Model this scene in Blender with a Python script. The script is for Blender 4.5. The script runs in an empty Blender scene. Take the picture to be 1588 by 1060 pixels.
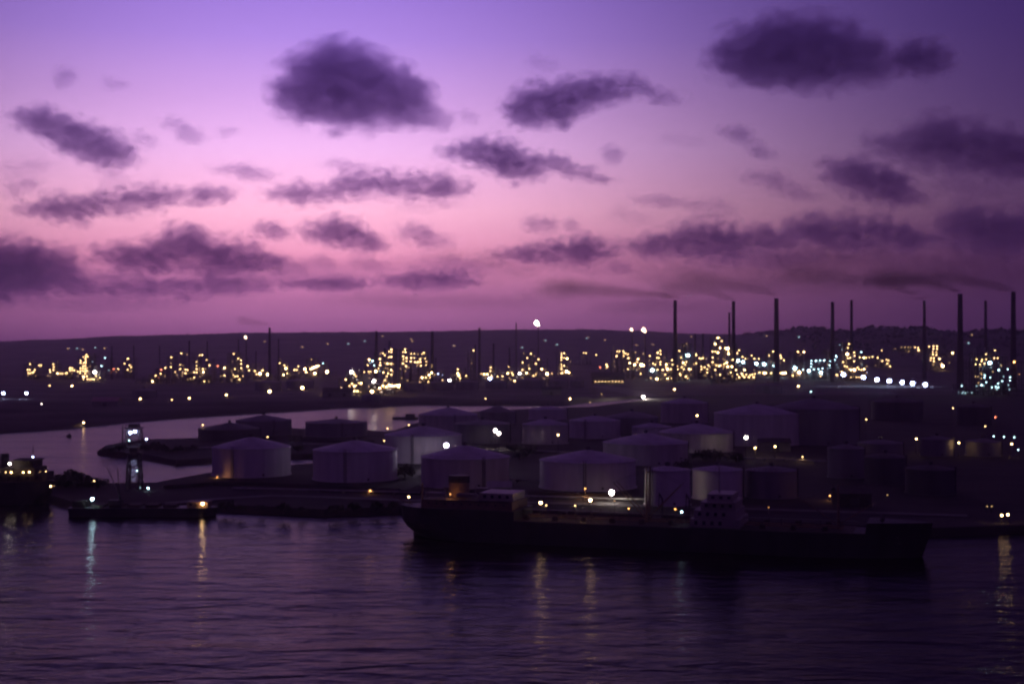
import bpy, bmesh, math, random
from mathutils import Vector, Matrix, noise
from mathutils.geometry import tessellate_polygon
random.seed(7)
scene = bpy.context.scene
R = math.radians

# ------------------------------------------------------------------ camera
H = 65.0                      # the viewpoint is a fort on a hill above the harbour
F, CX, CY = 2205.6, 794.0, 530.0
cam_d = bpy.data.cameras.new('camera')
cam_d.lens = 50.0; cam_d.sensor_width = 36.0
cam_d.clip_start = 1.0; cam_d.clip_end = 120000.0
cam = bpy.data.objects.new('camera', cam_d)
cam.location = (0, 0, H); cam.rotation_euler = (R(90), 0, 0)
scene.collection.objects.link(cam); scene.camera = cam

def X_(px, D): return (px - CX) * D / F          # a bearing and a distance give a place on the map
def Z_(py, D): return H - (py - CY) * D / F      # a height at that distance
def DG(py, z=0.0): return (H - z) * F / (py - CY)  # distance of a point lying on the level z

# ------------------------------------------------------------------ sky
world = bpy.data.worlds.new('World'); scene.world = world
world.use_nodes = True
nt = world.node_tree; nt.nodes.clear()
def N(tree, t, **kw):
    n = tree.nodes.new(t)
    for k, v in kw.items(): setattr(n, k, v)
    return n
def math_node(tree, op, a, b=None, clamp=False):
    n = N(tree, 'ShaderNodeMath', operation=op, use_clamp=clamp)
    for i, v in enumerate((a, b)):
        if v is None: continue
        if isinstance(v, (int, float)): n.inputs[i].default_value = v
        else: tree.links.new(v, n.inputs[i])
    return n.outputs[0]
def lin(c):
    return tuple(((v/255)/12.92 if v/255 <= .04045 else ((v/255+.055)/1.055)**2.4) for v in c)
def ramp(tree, fac, stops):
    n = N(tree, 'ShaderNodeValToRGB')
    cr = n.color_ramp; cr.interpolation = 'EASE'
    cr.interpolation = 'LINEAR'
    while len(cr.elements) < len(stops): cr.elements.new(0.5)
    for e, (p, c) in zip(cr.elements, stops):
        e.position = p; e.color = (*c, 1)
    tree.links.new(fac, n.inputs[0])
    return n.outputs[0]
tc = N(nt, 'ShaderNodeTexCoord')
nrm = N(nt, 'ShaderNodeVectorMath', operation='NORMALIZE'); nt.links.new(tc.outputs['Generated'], nrm.inputs[0])
sep = N(nt, 'ShaderNodeSeparateXYZ'); nt.links.new(nrm.outputs[0], sep.inputs[0])
elev = math_node(nt, 'MULTIPLY', math_node(nt, 'ARCSINE', sep.outputs[2]), 180/math.pi)
az = math_node(nt, 'MULTIPLY', math_node(nt, 'ARCTAN2', sep.outputs[0], sep.outputs[1]), 180/math.pi)
SUNSET_AZ = -8.5
daz = math_node(nt, 'SUBTRACT', az, SUNSET_AZ)
q = math_node(nt, 'DIVIDE', daz, 11.7)
glow = math_node(nt, 'EXPONENT', math_node(nt, 'MULTIPLY', math_node(nt, 'MULTIPLY', q, q), -0.5))
e90 = math_node(nt, 'DIVIDE', elev, 90.0, clamp=True)
def sub(a, b): return tuple(max(0, x-y) for x, y in zip(a, b))
base_stops = [(0.0, lin((52, 26, 68))), (4/90, lin((56, 29, 76))), (9/90, lin((54, 32, 90))), (14/90, lin((48, 29, 92))), (35/90, lin((50, 27, 66))), (1.0, lin((42, 24, 54)))]
b0 = lin((55, 34, 90))
glow_stops = [(0.0, lin((138, 80, 142))), (0.9/90, lin((182, 110, 170))), (1.9/90, lin((210, 128, 184))), (3.2/90, lin((240, 152, 192))), (5.2/90, lin((255, 184, 218))), (7.6/90, lin((250, 192, 248))), (9.6/90, lin((222, 170, 240))), (12/90, lin((180, 140, 230))), (14.5/90, lin((150, 116, 214))), (19/90, lin((96, 62, 150))), (25/90, lin((66, 38, 94))), (40/90, (0, 0, 0)), (1.0, (0, 0, 0))]
glow_stops = [(p, sub(c, tuple(v*0.8 for v in b0))) for p, c in glow_stops]
SKY = 1.45
def lift(e): return 1.48 if e < 2.5 else 1.42 if e < 6 else 1.18 if e < 8 else 1.1
glow_stops = [(p, tuple(v*lift(p*90)/SKY for v in c)) for p, c in glow_stops]
base_stops = [(p, tuple(v/SKY for v in c)) for p, c in base_stops]
base_c = ramp(nt, e90, base_stops); glow_c = ramp(nt, e90, glow_stops)
gm = N(nt, 'ShaderNodeVectorMath', operation='SCALE'); nt.links.new(glow_c, gm.inputs[0]); nt.links.new(glow, gm.inputs['Scale'])
ad = N(nt, 'ShaderNodeVectorMath', operation='ADD'); nt.links.new(base_c, ad.inputs[0]); nt.links.new(gm.outputs[0], ad.inputs[1])
bg = N(nt, 'ShaderNodeBackground'); nt.links.new(ad.outputs[0], bg.inputs[0]); bg.inputs[1].default_value = SKY
wo = N(nt, 'ShaderNodeOutputWorld'); nt.links.new(bg.outputs[0], wo.inputs[0])

# ------------------------------------------------------------------ exposure and renderer
scene.view_settings.view_transform = 'Standard'; scene.view_settings.look = 'None'
scene.view_settings.exposure = 0.0; scene.view_settings.gamma = 1.0; scene.view_settings.use_curve_mapping = False
cy = scene.cycles
cy.use_denoising = True; cy.max_bounces = 3; cy.diffuse_bounces = 1; cy.glossy_bounces = 2; cy.use_adaptive_sampling = True; cy.adaptive_threshold = .03; cy.adaptive_min_samples = 16
cy.transparent_max_bounces = 16; cy.volume_bounces = 0
cy.sample_clamp_indirect = 0.6; cy.filter_width = 2.4
cy.volume_step_rate = 1.0; cy.volume_max_steps = 96

# ------------------------------------------------------------------ materials
def mat(name, col, rough=0.7, metal=0.0, var=0.25, scale=0.3, bump=0.0, detail=5.0, stretch=(1, 1, 1)):
    m = bpy.data.materials.new(name); m.use_nodes = True
    t = m.node_tree; b = t.nodes['Principled BSDF']
    b.inputs['Roughness'].default_value = rough; b.inputs['Metallic'].default_value = metal
    co = N(t, 'ShaderNodeTexCoord'); mp = N(t, 'ShaderNodeMapping'); mp.inputs['Scale'].default_value = stretch
    t.links.new(co.outputs['Object'], mp.inputs[0])
    n = N(t, 'ShaderNodeTexNoise'); n.inputs['Scale'].default_value = scale; n.inputs['Detail'].default_value = detail
    t.links.new(mp.outputs[0], n.inputs['Vector'])
    c = ramp(t, n.outputs[0], [(0.3, tuple(v*(1-var) for v in col)), (0.7, tuple(min(1, v*(1+var)) for v in col))])
    t.links.new(c, b.inputs['Base Color'])
    if bump:
        bp = N(t, 'ShaderNodeBump'); bp.inputs['Distance'].default_value = bump
        t.links.new(n.outputs[0], bp.inputs['Height']); t.links.new(bp.outputs[0], b.inputs['Normal'])
    return m
def emit(name, col, s):
    m = bpy.data.materials.new(name); m.use_nodes = True
    t = m.node_tree; t.nodes.clear()
    e = N(t, 'ShaderNodeEmission'); e.inputs[0].default_value = (*col, 1); e.inputs[1].default_value = s
    o = N(t, 'ShaderNodeOutputMaterial'); t.links.new(e.outputs[0], o.inputs[0])
    m.cycles.emission_sampling = 'NONE'
    return m
M = {
 'soil': mat('soil', (.03, .025, .024), .95, var=.5, scale=.03, bump=.3),
 'hill': mat('hill_scrub', (.11, .10, .09), .95, var=.5, scale=.01),
 'road': mat('road', (.16, .15, .15), .9, var=.2, scale=.2),
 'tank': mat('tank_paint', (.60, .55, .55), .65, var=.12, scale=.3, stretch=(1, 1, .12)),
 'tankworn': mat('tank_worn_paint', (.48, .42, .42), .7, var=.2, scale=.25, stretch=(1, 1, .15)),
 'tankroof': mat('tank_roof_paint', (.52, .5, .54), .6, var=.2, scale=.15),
 'tankgrey': mat('tank_grey_and_dimmed_paint', (.22, .21, .22), .65, var=.2, scale=.12, stretch=(1, 1, .25)),
 'tankdark': mat('tank_dark_and_dimmed_paint', (.09, .085, .09), .65, var=.25, scale=.12, stretch=(1, 1, .25)),  # right-hand tanks wear it too: the dimness of that side is in the colour
 'steel': mat('dark_steel', (.06, .055, .055), .6, var=.3, scale=.5),
 'pale_steel': mat('pale_steel', (.3, .29, .28), .5, var=.25, scale=.4),
 'stack': mat('chimney_concrete', (.05, .04, .04), .85, var=.3, scale=.15, stretch=(1, 1, .2)),
 'hull': mat('ship_hull', (.02, .02, .022), .55, var=.4, scale=.2, stretch=(1, 1, .4)),
 'deck': mat('ship_deck', (.055, .04, .035), .8, var=.4, scale=.4),
 'white': mat('ship_house_paint', (.3, .27, .26), .5, var=.1, scale=.4),
 'buff': mat('buff_paint', (.2, .13, .09), .6, var=.2, scale=.4),
 'wood': mat('timber', (.05, .04, .032), .9, var=.4, scale=.6),
 'leaf': mat('foliage', (.035, .045, .028), .9, var=.5, scale=.6),
 'concrete': mat('concrete', (.2, .19, .18), .9, var=.2, scale=.2),
 'roof': mat('sheet_roof', (.4, .37, .37), .6, var=.15, scale=.3),
 'redroof': mat('faded_red_roof', (.5, .3, .32), .7, var=.15, scale=.2),
 'glass': mat('window_glass', (.02, .02, .03), .1, var=.1, scale=1),
}
LC = {'y': (1.0, .60, .25), 'w': (1.0, .86, .76), 'c': (.55, .88, 1.0), 'b': (.5, .6, 1.0), 'v': (.86, .76, 1.0), 'o': (1.0, .42, .12), 'r': (1.0, .22, .12)}
LS = {'d': 2.8, 's': 13.0, 'm': 28.0, 'l': 64.0}
LR = {'d': .26, 's': .34, 'm': .5, 'l': .78}      # radius per kilometre of the far floodlights' globes
LM = {}
def lamp_mat(c, s):
    if (c, s) not in LM: LM[c, s] = emit('lamp_glow_%s_%s' % (c, s), LC[c], LS[s])
    return LM[c, s]

# ------------------------------------------------------------------ mesh helpers
class MB:
    def __init__(s): s.v = []; s.f = []; s.m = []
    def _add(s, vs, fs, mi=0):
        o = len(s.v); s.v += [tuple(v) for v in vs]
        s.f += [tuple(i+o for i in f) for f in fs]; s.m += [mi]*len(fs)
        return s
    def box(s, x0, x1, y0, y1, z0, z1, mi=0):
        return s._add([(x0,y0,z0),(x1,y0,z0),(x1,y1,z0),(x0,y1,z0),(x0,y0,z1),(x1,y0,z1),(x1,y1,z1),(x0,y1,z1)],
                      [(0,3,2,1),(4,5,6,7),(0,1,5,4),(1,2,6,5),(2,3,7,6),(3,0,4,7)], mi)
    def cyl(s, p0, p1, r0, r1=None, n=8, mi=0):
        r1 = r0 if r1 is None else r1
        p0, p1 = Vector(p0), Vector(p1); d = (p1-p0).normalized()
        a = d.orthogonal().normalized(); b = d.cross(a)
        vs = []
        for p, r in ((p0, r0), (p1, r1)):
            for i in range(n):
                t = 2*math.pi*i/n; vs.append(p + a*math.cos(t)*r + b*math.sin(t)*r)
        fs = [(i, (i+1) % n, n+(i+1) % n, n+i) for i in range(n)] + [tuple(range(n-1, -1, -1)), tuple(range(n, 2*n))]
        return s._add(vs, fs, mi)
    def path(s, pts, r, n=6, mi=0):
        for a, b in zip(pts[:-1], pts[1:]): s.cyl(a, b, r, n=n, mi=mi)
        return s
    def lathe(s, prof, n=32, mi=0, c=(0, 0)):
        vs = []
        for r, z in prof:
            for i in range(n):
                t = 2*math.pi*i/n; vs.append((c[0]+r*math.cos(t), c[1]+r*math.sin(t), z))
        fs = []
        for k in range(len(prof)-1):
            for i in range(n):
                j = (i+1) % n; fs.append((k*n+i, k*n+j, (k+1)*n+j, (k+1)*n+i))
        return s._add(vs, fs, mi)
    def ball(s, c, r, mi=0, sub=1, sc=(1, 1, 1)):
        bm = bmesh.new(); bmesh.ops.create_icosphere(bm, subdivisions=sub, radius=r)
        vs = [(c[0]+v.co.x*sc[0], c[1]+v.co.y*sc[1], c[2]+v.co.z*sc[2]) for v in bm.verts]
        fs = [tuple(v.index for v in f.verts) for f in bm.faces]; bm.free()
        return s._add(vs, fs, mi)
    def prism(s, poly, z0, z1, mi=0):
        n = len(poly); vs = [(x, y, z0) for x, y in poly] + [(x, y, z1) for x, y in poly]
        return s._add(vs, [(i, (i+1) % n, n+(i+1) % n, n+i) for i in range(n)] + [tuple(range(n-1, -1, -1)), tuple(range(n, 2*n))], mi)
    def mesh(s, name, mats, smooth=False):
        me = bpy.data.meshes.new(name); me.from_pydata(s.v, [], s.f)
        for m in (mats if isinstance(mats, (list, tuple)) else [mats]): me.materials.append(m)
        me.polygons.foreach_set('material_index', s.m)
        if smooth: me.polygons.foreach_set('use_smooth', [True]*len(s.f))
        me.update(); return me
    def build(s, name, mats, parent=None, loc=(0, 0, 0), smooth=False):
        return put(name, s.mesh(name, mats, smooth), parent, loc)
def put(name, me, parent=None, loc=(0, 0, 0), rz=0.0, sc=None):
    o = bpy.data.objects.new(name, me); scene.collection.objects.link(o)
    o.location = loc; o.rotation_euler = (0, 0, rz)
    if sc is not None: o.scale = sc
    if parent: o.parent = parent
    return o
def tag(o, label, cat, group=None):
    o['label'] = label; o['category'] = cat
    if group: o['group'] = group
    return o
def thing(name, label, cat, loc, rz=0.0, group=None):
    o = put(name, None, None, loc, rz); o.empty_display_size = 1
    return tag(o, label, cat, group)
def struct(o): o['kind'] = 'structure'; return o
POWER = .32
def point_light(parent, loc, col, power, rad=.5):
    d = bpy.data.lights.new('lamp_light', 'POINT'); d.energy = power*POWER; d.color = col; d.shadow_soft_size = rad
    o = bpy.data.objects.new('lamp_light', d); scene.collection.objects.link(o); o.location = loc
    if parent: o.parent = parent
    return o

# ------------------------------------------------------------------ clouds: closed lumpy bodies filled with scattering vapour
def vapour(name, dens, puffs, size, col, g=.35, rag=1.6, lo=.16, hi=1.15, step=.8, absorb=(0, 0, 0), gain=False):
    """density follows a soft field around the puffs, broken up by noise; puffs: centre, radii (metres, object space)"""
    m = bpy.data.materials.new(name); m.use_nodes = True
    t = m.node_tree; t.nodes.clear()
    co = N(t, 'ShaderNodeTexCoord').outputs['Object']
    acc = None; es = []
    for c, r in puffs:
        v = N(t, 'ShaderNodeVectorMath', operation='MULTIPLY_ADD'); t.links.new(co, v.inputs[0])
        v.inputs[1].default_value = [1/x for x in r]; v.inputs[2].default_value = [-a/x for a, x in zip(c, r)]
        d = N(t, 'ShaderNodeVectorMath', operation='DOT_PRODUCT'); t.links.new(v.outputs[0], d.inputs[0]); t.links.new(v.outputs[0], d.inputs[1])
        e = math_node(t, 'POWER', .3679, d.outputs['Value'])
        es.append(e); acc = e if acc is None else math_node(t, 'ADD', acc, e)
    mp = N(t, 'ShaderNodeMapping'); mp.inputs['Scale'].default_value = (.62/size, .8/size, 1.0/size); t.links.new(co, mp.inputs[0])
    n = N(t, 'ShaderNodeTexNoise'); n.inputs['Scale'].default_value = 1.0; n.inputs['Detail'].default_value = 4.0; n.inputs['Roughness'].default_value = .68
    t.links.new(mp.outputs[0], n.inputs['Vector'])
    f = math_node(t, 'MULTIPLY_ADD', n.outputs[0], rag*2)
    f.node.inputs[2].default_value = -rag
    tot = math_node(t, 'ADD', math_node(t, 'MINIMUM', acc, 1.35), f)
    mr = N(t, 'ShaderNodeMapRange'); mr.interpolation_type = 'SMOOTHSTEP'
    mr.inputs['From Min'].default_value = lo; mr.inputs['From Max'].default_value = hi; mr.inputs['To Min'].default_value = 0.0; mr.inputs['To Max'].default_value = dens
    t.links.new(tot, mr.inputs['Value'])
    pv = N(t, 'ShaderNodeVolumePrincipled'); pv.inputs['Color'].default_value = (*col, 1); pv.inputs['Anisotropy'].default_value = g
    pv.inputs['Absorption Color'].default_value = (*absorb, 1)
    dn = mr.outputs[0]
    if gain:      # narrow puffs are denser than wide ones: the same smoke, not yet spread out
        gs = None
        for e, (c, r) in zip(es, puffs):
            w_ = math_node(t, 'MULTIPLY', e, size/r[2]); gs = w_ if gs is None else math_node(t, 'ADD', gs, w_)
        dn = math_node(t, 'MULTIPLY', dn, math_node(t, 'DIVIDE', gs, math_node(t, 'MAXIMUM', acc, .02)))
    t.links.new(dn, pv.inputs['Density'])
    o = N(t, 'ShaderNodeOutputMaterial'); t.links.new(pv.outputs[0], o.inputs['Volume'])
    m.cycles.volume_step_rate = step
    return m
def vapour_body(puffs, D, label, tau, name, cat, col, group, sx=1.25, rag=1.65, grow=1.5, size=1.0):
    rnd = random.Random(int(puffs[0][0]*7+puffs[0][1])); k = D/F
    cx = sum(p[0] for p in puffs)/len(puffs); cyy = sum(p[1] for p in puffs)/len(puffs)
    loc = Vector((X_(cx, D), D, Z_(cyy, D))); rm = sum(p[2] for p in puffs)/len(puffs); sz = rm*k
    el = []
    for i, (x, y, r) in enumerate(puffs):
        gaps = sorted(math.hypot(x-a, y-b) for j, (a, b, c) in enumerate(puffs) if j != i)[:2]
        rx = max(sx*r, .62*sum(gaps)/max(1, len(gaps)) if gaps else 0)
        r *= 1.2 if y < 330 else 1.42
        el.append(((X_(x, D)-loc.x, rnd.uniform(-.4, .4)*r*k, Z_(y, D)-loc.z), (rx*k, 1.25*r*k, r*k)))
    # one closed skin round all puffs: rings of a slice hull along the length of the cloud
    x0 = min(c[0]-r[0]*grow for c, r in el); x1 = max(c[0]+r[0]*grow for c, r in el)
    ns = max(14, min(60, int((x1-x0)/(sz*.35)))); n = 14; vs = []
    for i in range(ns+1):
        u = i/ns; x = x0+(x1-x0)*(.5-.5*math.cos(math.pi*u)) if ns < 24 else x0+(x1-x0)*u
        x = min(max(x, x0+(x1-x0)*.002), x1-(x1-x0)*.002)
        act = []
        for c, r in el:
            q = abs(x-c[0])/(r[0]*grow)
            if q < 1: act.append((c, r, grow*math.sqrt(1-q*q)))
        if not act:
            c, r = min(el, key=lambda e: abs(x-e[0][0])-e[1][0]*grow); act = [(c, r, .12)]
        wsum = sum(a[2] for a in act)
        oy = sum(a[0][1]*a[2] for a in act)/wsum; oz = sum(a[0][2]*a[2] for a in act)/wsum
        for j in range(n):
            th = 2*math.pi*j/n; dy, dz = math.cos(th), math.sin(th)
            rr = max((c[1]-oy)*dy+(c[2]-oz)*dz+f*math.hypot(r[1]*dy, r[2]*dz) for c, r, f in act)
            rr = max(rr, sz*.02)*(1+.10*noise.noise(Vector((x/sz*.9+cx, dy*1.3, dz*1.3))))
            vs.append((x, oy+dy*rr, oz+dz*rr))
    fs = [(i*n+j, i*n+(j+1) % n, (i+1)*n+(j+1) % n, (i+1)*n+j) for i in range(ns) for j in range(n)] + [tuple(range(n-1, -1, -1)), tuple(ns*n+j for j in range(n))]
    me2 = MB()._add(vs, fs).mesh(name, [vapour(name+'_vapour', tau/(2*sz), el, sz*.72*size, col, rag=rag, absorb=(0, 0, 0) if cat == 'smoke' else (.6, 0, 1), gain=name == 'smoke_plume')])
    return tag(put(name, me2, None, loc), label, cat, group)
def cloud(puffs, label, tau=3.0, name='cloud', cat='cloud', col=(.88, .98, .72), group='dusk clouds', Hc=900.0):
    ybase = max(p[1]+p[2] for p in puffs)
    D = min(30000.0, Hc/((CY-ybase)/F))
    return vapour_body(puffs, D, label, tau*.30, name, cat, col, group)
clouds = [
 ([(470,138,38),(500,114,36),(533,100,30),(520,140,42),(570,125,36),(560,152,36),(610,140,32),(638,150,26),(625,165,26),(660,177,18),(684,188,12),(452,150,22)], 'largest dark cloud high left of the middle with a sloping right tail', 4.2),
 ([(800,170,20),(830,158,24),(860,165,25),(890,150,23),(920,145,21),(950,138,19),(985,133,15),(1015,144,11),(1040,152,8),(820,182,13),(870,182,13)], 'ragged long cloud with a thin right tail in the upper middle', 3.6),
 ([(1130,85,28),(1165,85,36),(1200,80,38),(1240,75,40),(1280,80,42),(1320,90,34),(1355,95,26),(1385,100,16),(1180,105,20),(1250,105,22)], 'big dark cloud at the top right', 4.2),
 ([(1410,88,20),(1435,90,24),(1460,98,14)], 'small round cloud just right of the big top right cloud', 3.8),
 ([(35,185,14),(60,186,18),(82,196,20),(108,210,22),(135,222,24),(165,230,24),(192,240,15)], 'dark elongated cloud near the left edge sloping down to the right', 3.8),
 ([(265,190,9),(285,205,12),(302,212,11)], 'thin wisp right of the sloping left cloud', 1.3),
 ([(345,205,8),(362,203,7)], 'faintest wisp left of the largest cloud', .8),
 ([(350,262,8),(380,265,11),(405,272,9)], 'small flat cloud above the long middle left bank', 1.6),
 ([(436,300,12),(466,300,16),(500,302,14),(530,288,17),(560,285,18),(600,285,20),(640,288,18),(680,288,20),(708,292,12)], 'long flat cloud bank in the middle of the sky', 3.8),
 ([(535,258,10),(515,254,8),(560,262,9)], 'feathery wisp rising above the long middle bank', 1.0),
 ([(705,235,12),(735,235,18),(770,240,22),(795,255,22),(830,258,18),(860,250,12),(882,262,12),(910,270,10),(933,278,7)], 'ragged cloud with a drooping right tail near the middle', 3.8),
 ([(945,238,13),(958,243,10)], 'little puff right of the drooping ragged cloud', 1.4),
 ([(1132,205,10),(1153,212,12),(1175,232,11),(1190,240,7)], 'thin hooked wisp left of the paired right clouds', 1.5),
 ([(1175,275,10),(1205,285,14),(1235,298,11),(1260,305,7)], 'thin smudge cloud below the hooked wisp', 1.4),
 ([(1298,265,17),(1330,275,23),(1365,285,25),(1395,292,20),(1418,308,11)], 'dark wedge cloud left of the broad right edge cloud', 4.4),
 ([(1385,225,18),(1430,222,30),(1475,222,34),(1520,232,30),(1565,240,30),(1610,240,32)], 'broad dark cloud running out of the right edge', 4.6),
 ([(50,325,11),(85,322,19),(120,325,19),(155,315,17),(195,312,19),(235,305,19),(270,305,12),(310,302,13),(340,302,12)], 'long flat cloud streak at the left below the sloping one', 3.8),
 ([(405,355,9),(425,357,11),(440,362,7)], 'small oval cloud left of the two low middle clouds', 2.0),
 ([(490,360,12),(520,358,17),(550,365,17),(575,375,12),(590,380,7)], 'compact low cloud in the middle left', 3.4),
 ([(635,360,12),(660,367,13),(685,375,9)], 'broken puff right of the compact low cloud', 1.7),
 ([(785,395,8),(820,392,12),(860,390,15),(900,388,17),(930,385,13)], 'flat low cloud just right of the middle', 3.6),
 ([(825,347,10),(852,348,10)], 'tiny cloud over the flat low middle cloud', 1.7),
 ([(890,350,9),(880,348,7)], 'tiniest puff right of the tiny cloud', 1.0),
 ([(985,382,10),(1020,380,15),(1060,372,19),(1100,372,22),(1140,375,20),(1180,370,15),(1215,370,13)], 'long dusky cloud bank above the smoking chimney', 4.2),
 ([(1240,355,15),(1275,360,20),(1320,362,22),(1365,360,20),(1405,368,17),(1430,372,10)], 'dusky cloud bank above the right chimneys', 4.2),
 ([(1475,350,20),(1510,355,24),(1550,362,24),(1595,360,26)], 'dark low cloud at the right edge above the thick chimneys', 4.6),
 ([(165,395,13),(200,400,17),(240,400,21),(275,385,23),(300,370,15),(320,400,23),(360,400,22),(400,402,18),(428,406,10)], 'humped low cloud bank at the left', 4.2),
 ([(-20,415,30),(20,410,28),(60,408,22),(100,410,20),(60,438,18),(120,442,15),(180,447,13),(240,447,13),(300,446,13),(350,443,12),(395,443,10),(0,445,18)], 'lowest broad cloud bank along the left horizon', 4.0),
 ([(455,440,6),(490,440,8),(520,440,9),(550,440,8)], 'thin low streak cloud right of the lowest left bank', 3.0),
 ([(610,436,9),(645,434,12),(680,434,12),(715,434,10)], 'low flat cloud over the thick middle chimney', 3.2),
 ([(555,405,8),(575,408,8),(590,412,6)], 'small torn wisp between the low middle clouds', 1.0),
 ([(500,402,9),(480,406,8),(512,410,8)], 'small torn wisp below the compact low cloud', .9),
 ([(1000,310,8),(1030,312,10),(1060,316,7)], 'faint smudge over the long dusky bank', 1.1),
 ([(105,118,14),(92,124,11)], 'faint round puff high near the left edge', 1.0),
 ([(170,130,9),(190,132,7)], 'faint small puff right of the round high left one', .8),
 ([(830,95,12),(855,103,10)], 'very faint wisp above the ragged long cloud', .6),
]
clouds += [
 ([(722,178,10),(736,186,8)], 'small faint puff at the tail of the largest cloud', .8),
 ([(670,404,9),(705,410,11),(738,412,9)], 'thin grey wisp above the thick middle chimney', 1.0),
 ([(952,414,8),(970,416,7)], 'tiny low puff right of the flat low cloud', 1.1),
 ([(20,292,14),(48,285,12)], 'soft puff at the left edge above the long streak', 1.3),
 ([(165,272,16),(190,284,14)], 'brownish smudge below the sloping left cloud', .6),
 ([(215,212,12),(235,222,10)], 'thin end of vapour right of the sloping left cloud', 1.0),
 ([(1085,322,13),(1115,316,11),(1130,330,9)], 'faint ragged smudge over the dusky bank', .8),
 ([(1470,285,12),(1500,292,14),(1535,298,12)], 'faint torn vapour under the broad right edge cloud', 1.0),
 ([(430,412,11),(462,418,10)], 'small ragged end of the humped low bank', 1.3),
 ([(1345,215,14),(1360,235,12)], 'pale ragged edge left of the broad right edge cloud', 1.0),
 ([(60,470,10),(150,474,9),(240,472,8)], 'thin veil low over the left hills', .7),
 ([(1150,402,10),(1200,405,11),(1250,398,10)], 'thin wisp below the joint of the dusky banks', 1.2),
]
clouds += [
 ([(20,425,22),(110,432,20),(200,428,22),(290,432,20),(380,425,18),(450,428,14)], 'broad thin mauve veil behind the lowest left bank', .9),
 ([(470,418,14),(550,422,15),(630,414,15),(710,420,14),(780,415,11)], 'thin mauve veil behind the low middle clouds', .7),
 ([(840,405,14),(930,412,15),(1020,400,16),(1110,405,18),(1200,398,17)], 'thin mauve veil behind the long dusky bank', .8),
 ([(1290,388,20),(1390,392,22),(1490,388,22),(1590,392,24)], 'thin mauve veil behind the right edge clouds', .9),
 ([(640,322,10),(700,316,9)], 'pale wisp under the long flat bank in the middle', .5),
 ([(60,258,13),(20,262,12)], 'pale wisp at the left edge under the sloping cloud', .7),
 ([(1040,215,9),(1075,222,8)], 'palest wisp between the ragged cloud and the hooked one', .4),
 ([(960,330,10),(995,338,9)], 'pale wisp right of the tiny middle clouds', .5),
]
for c in clouds: cloud(*c)
SM = (.55, .36, .40)
for pf, lab, tau in [
 ([(1010,430,12),(1060,425,15),(1110,430,15),(1160,425,14),(1210,420,16),(1260,422,14)], 'thin brownish smoke bank drifting above the pair of chimneys', .8),
 ([(1240,400,15),(1300,408,17),(1360,402,16),(1420,410,15),(1480,415,18),(1550,408,18)], 'brownish smoke bank drifting above the right chimneys', 1.1),
 ([(830,455,9),(880,450,11),(930,452,9)], 'faint smoke smudge left of the smoking tall chimney', .7),
 ([(560,462,10),(640,468,11),(720,462,11),(790,470,9)], 'faint mauve smoke veil low over the middle chimneys', .6),
 ([(960,478,8),(1010,470,10),(1070,476,9)], 'faint smoke smudge low behind the smoking tall chimney', .7),
 ([(1120,446,11),(1190,440,13),(1260,446,12),(1330,438,12)], 'brownish smoke veil just above the thick middle right chimney', .9),
 ([(1380,440,12),(1450,432,13),(1520,438,14),(1590,432,14)], 'brownish smoke veil just above the right edge chimneys', 1.0),
 ([(700,395,10),(760,402,12),(810,425,11),(760,440,10)], 'faint pinkish smoke mottling above the needle mast', .5)]:
    cloud(pf, lab, tau, 'smoke_bank', 'smoke', SM, 'drifting refinery smoke', 520.0)

# ------------------------------------------------------------------ smoke plumes from the chimneys
STACK_TOP = {1047: (465.5, 592), 1137.5: (467, 592), 1204: (462.5, 592), 1433.5: (466, 588), 1489: (455.5, 604), 1571.5: (452.5, 604), 418: (507.5, 592)}
def plume(key, length_px, rise_px, r1_px, label, tau):
    ytop, ybase = STACK_TOP[key]; D = DG(ybase, 2.6); pf = []
    n = 9
    for i in range(n):
        u = (i+.35)/n; r = 1.5+(r1_px-1.5)*u**.9
        pf.append((key-1.2-length_px*u**1.35, ytop-1.4-r*.8-rise_px*(1-(1-u)**2)+1.2*math.sin(u*9+key), r))
    return vapour_body(pf, D, label, tau*.6, 'smoke_plume', 'smoke', SM, 'smoke plumes', 1.4, .9, 1.35, 1.1)
plume(1047, 210, 10, 12, 'brown smoke plume trailing left from the tall smoking chimney', 1.1)
plume(1137.5, 120, 12, 11, 'brown smoke plume trailing left from the close pair of chimneys', .8)
plume(1204, 150, 18, 12, 'brown smoke plume trailing left from the thick chimney', .8)
plume(1433.5, 220, 30, 13, 'brown smoke plume rising left from the slender chimney', 1.1)
plume(1489, 130, 16, 9, 'brown smoke plume from the thickest right chimney', 1.2)
plume(1571.5, 230, 14, 14, 'brown smoke plume from the chimney closest to the right edge', 1.3)
plume(418, 50, 5, 5, 'faint smoke plume trailing from the left chimney', .5)



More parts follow.
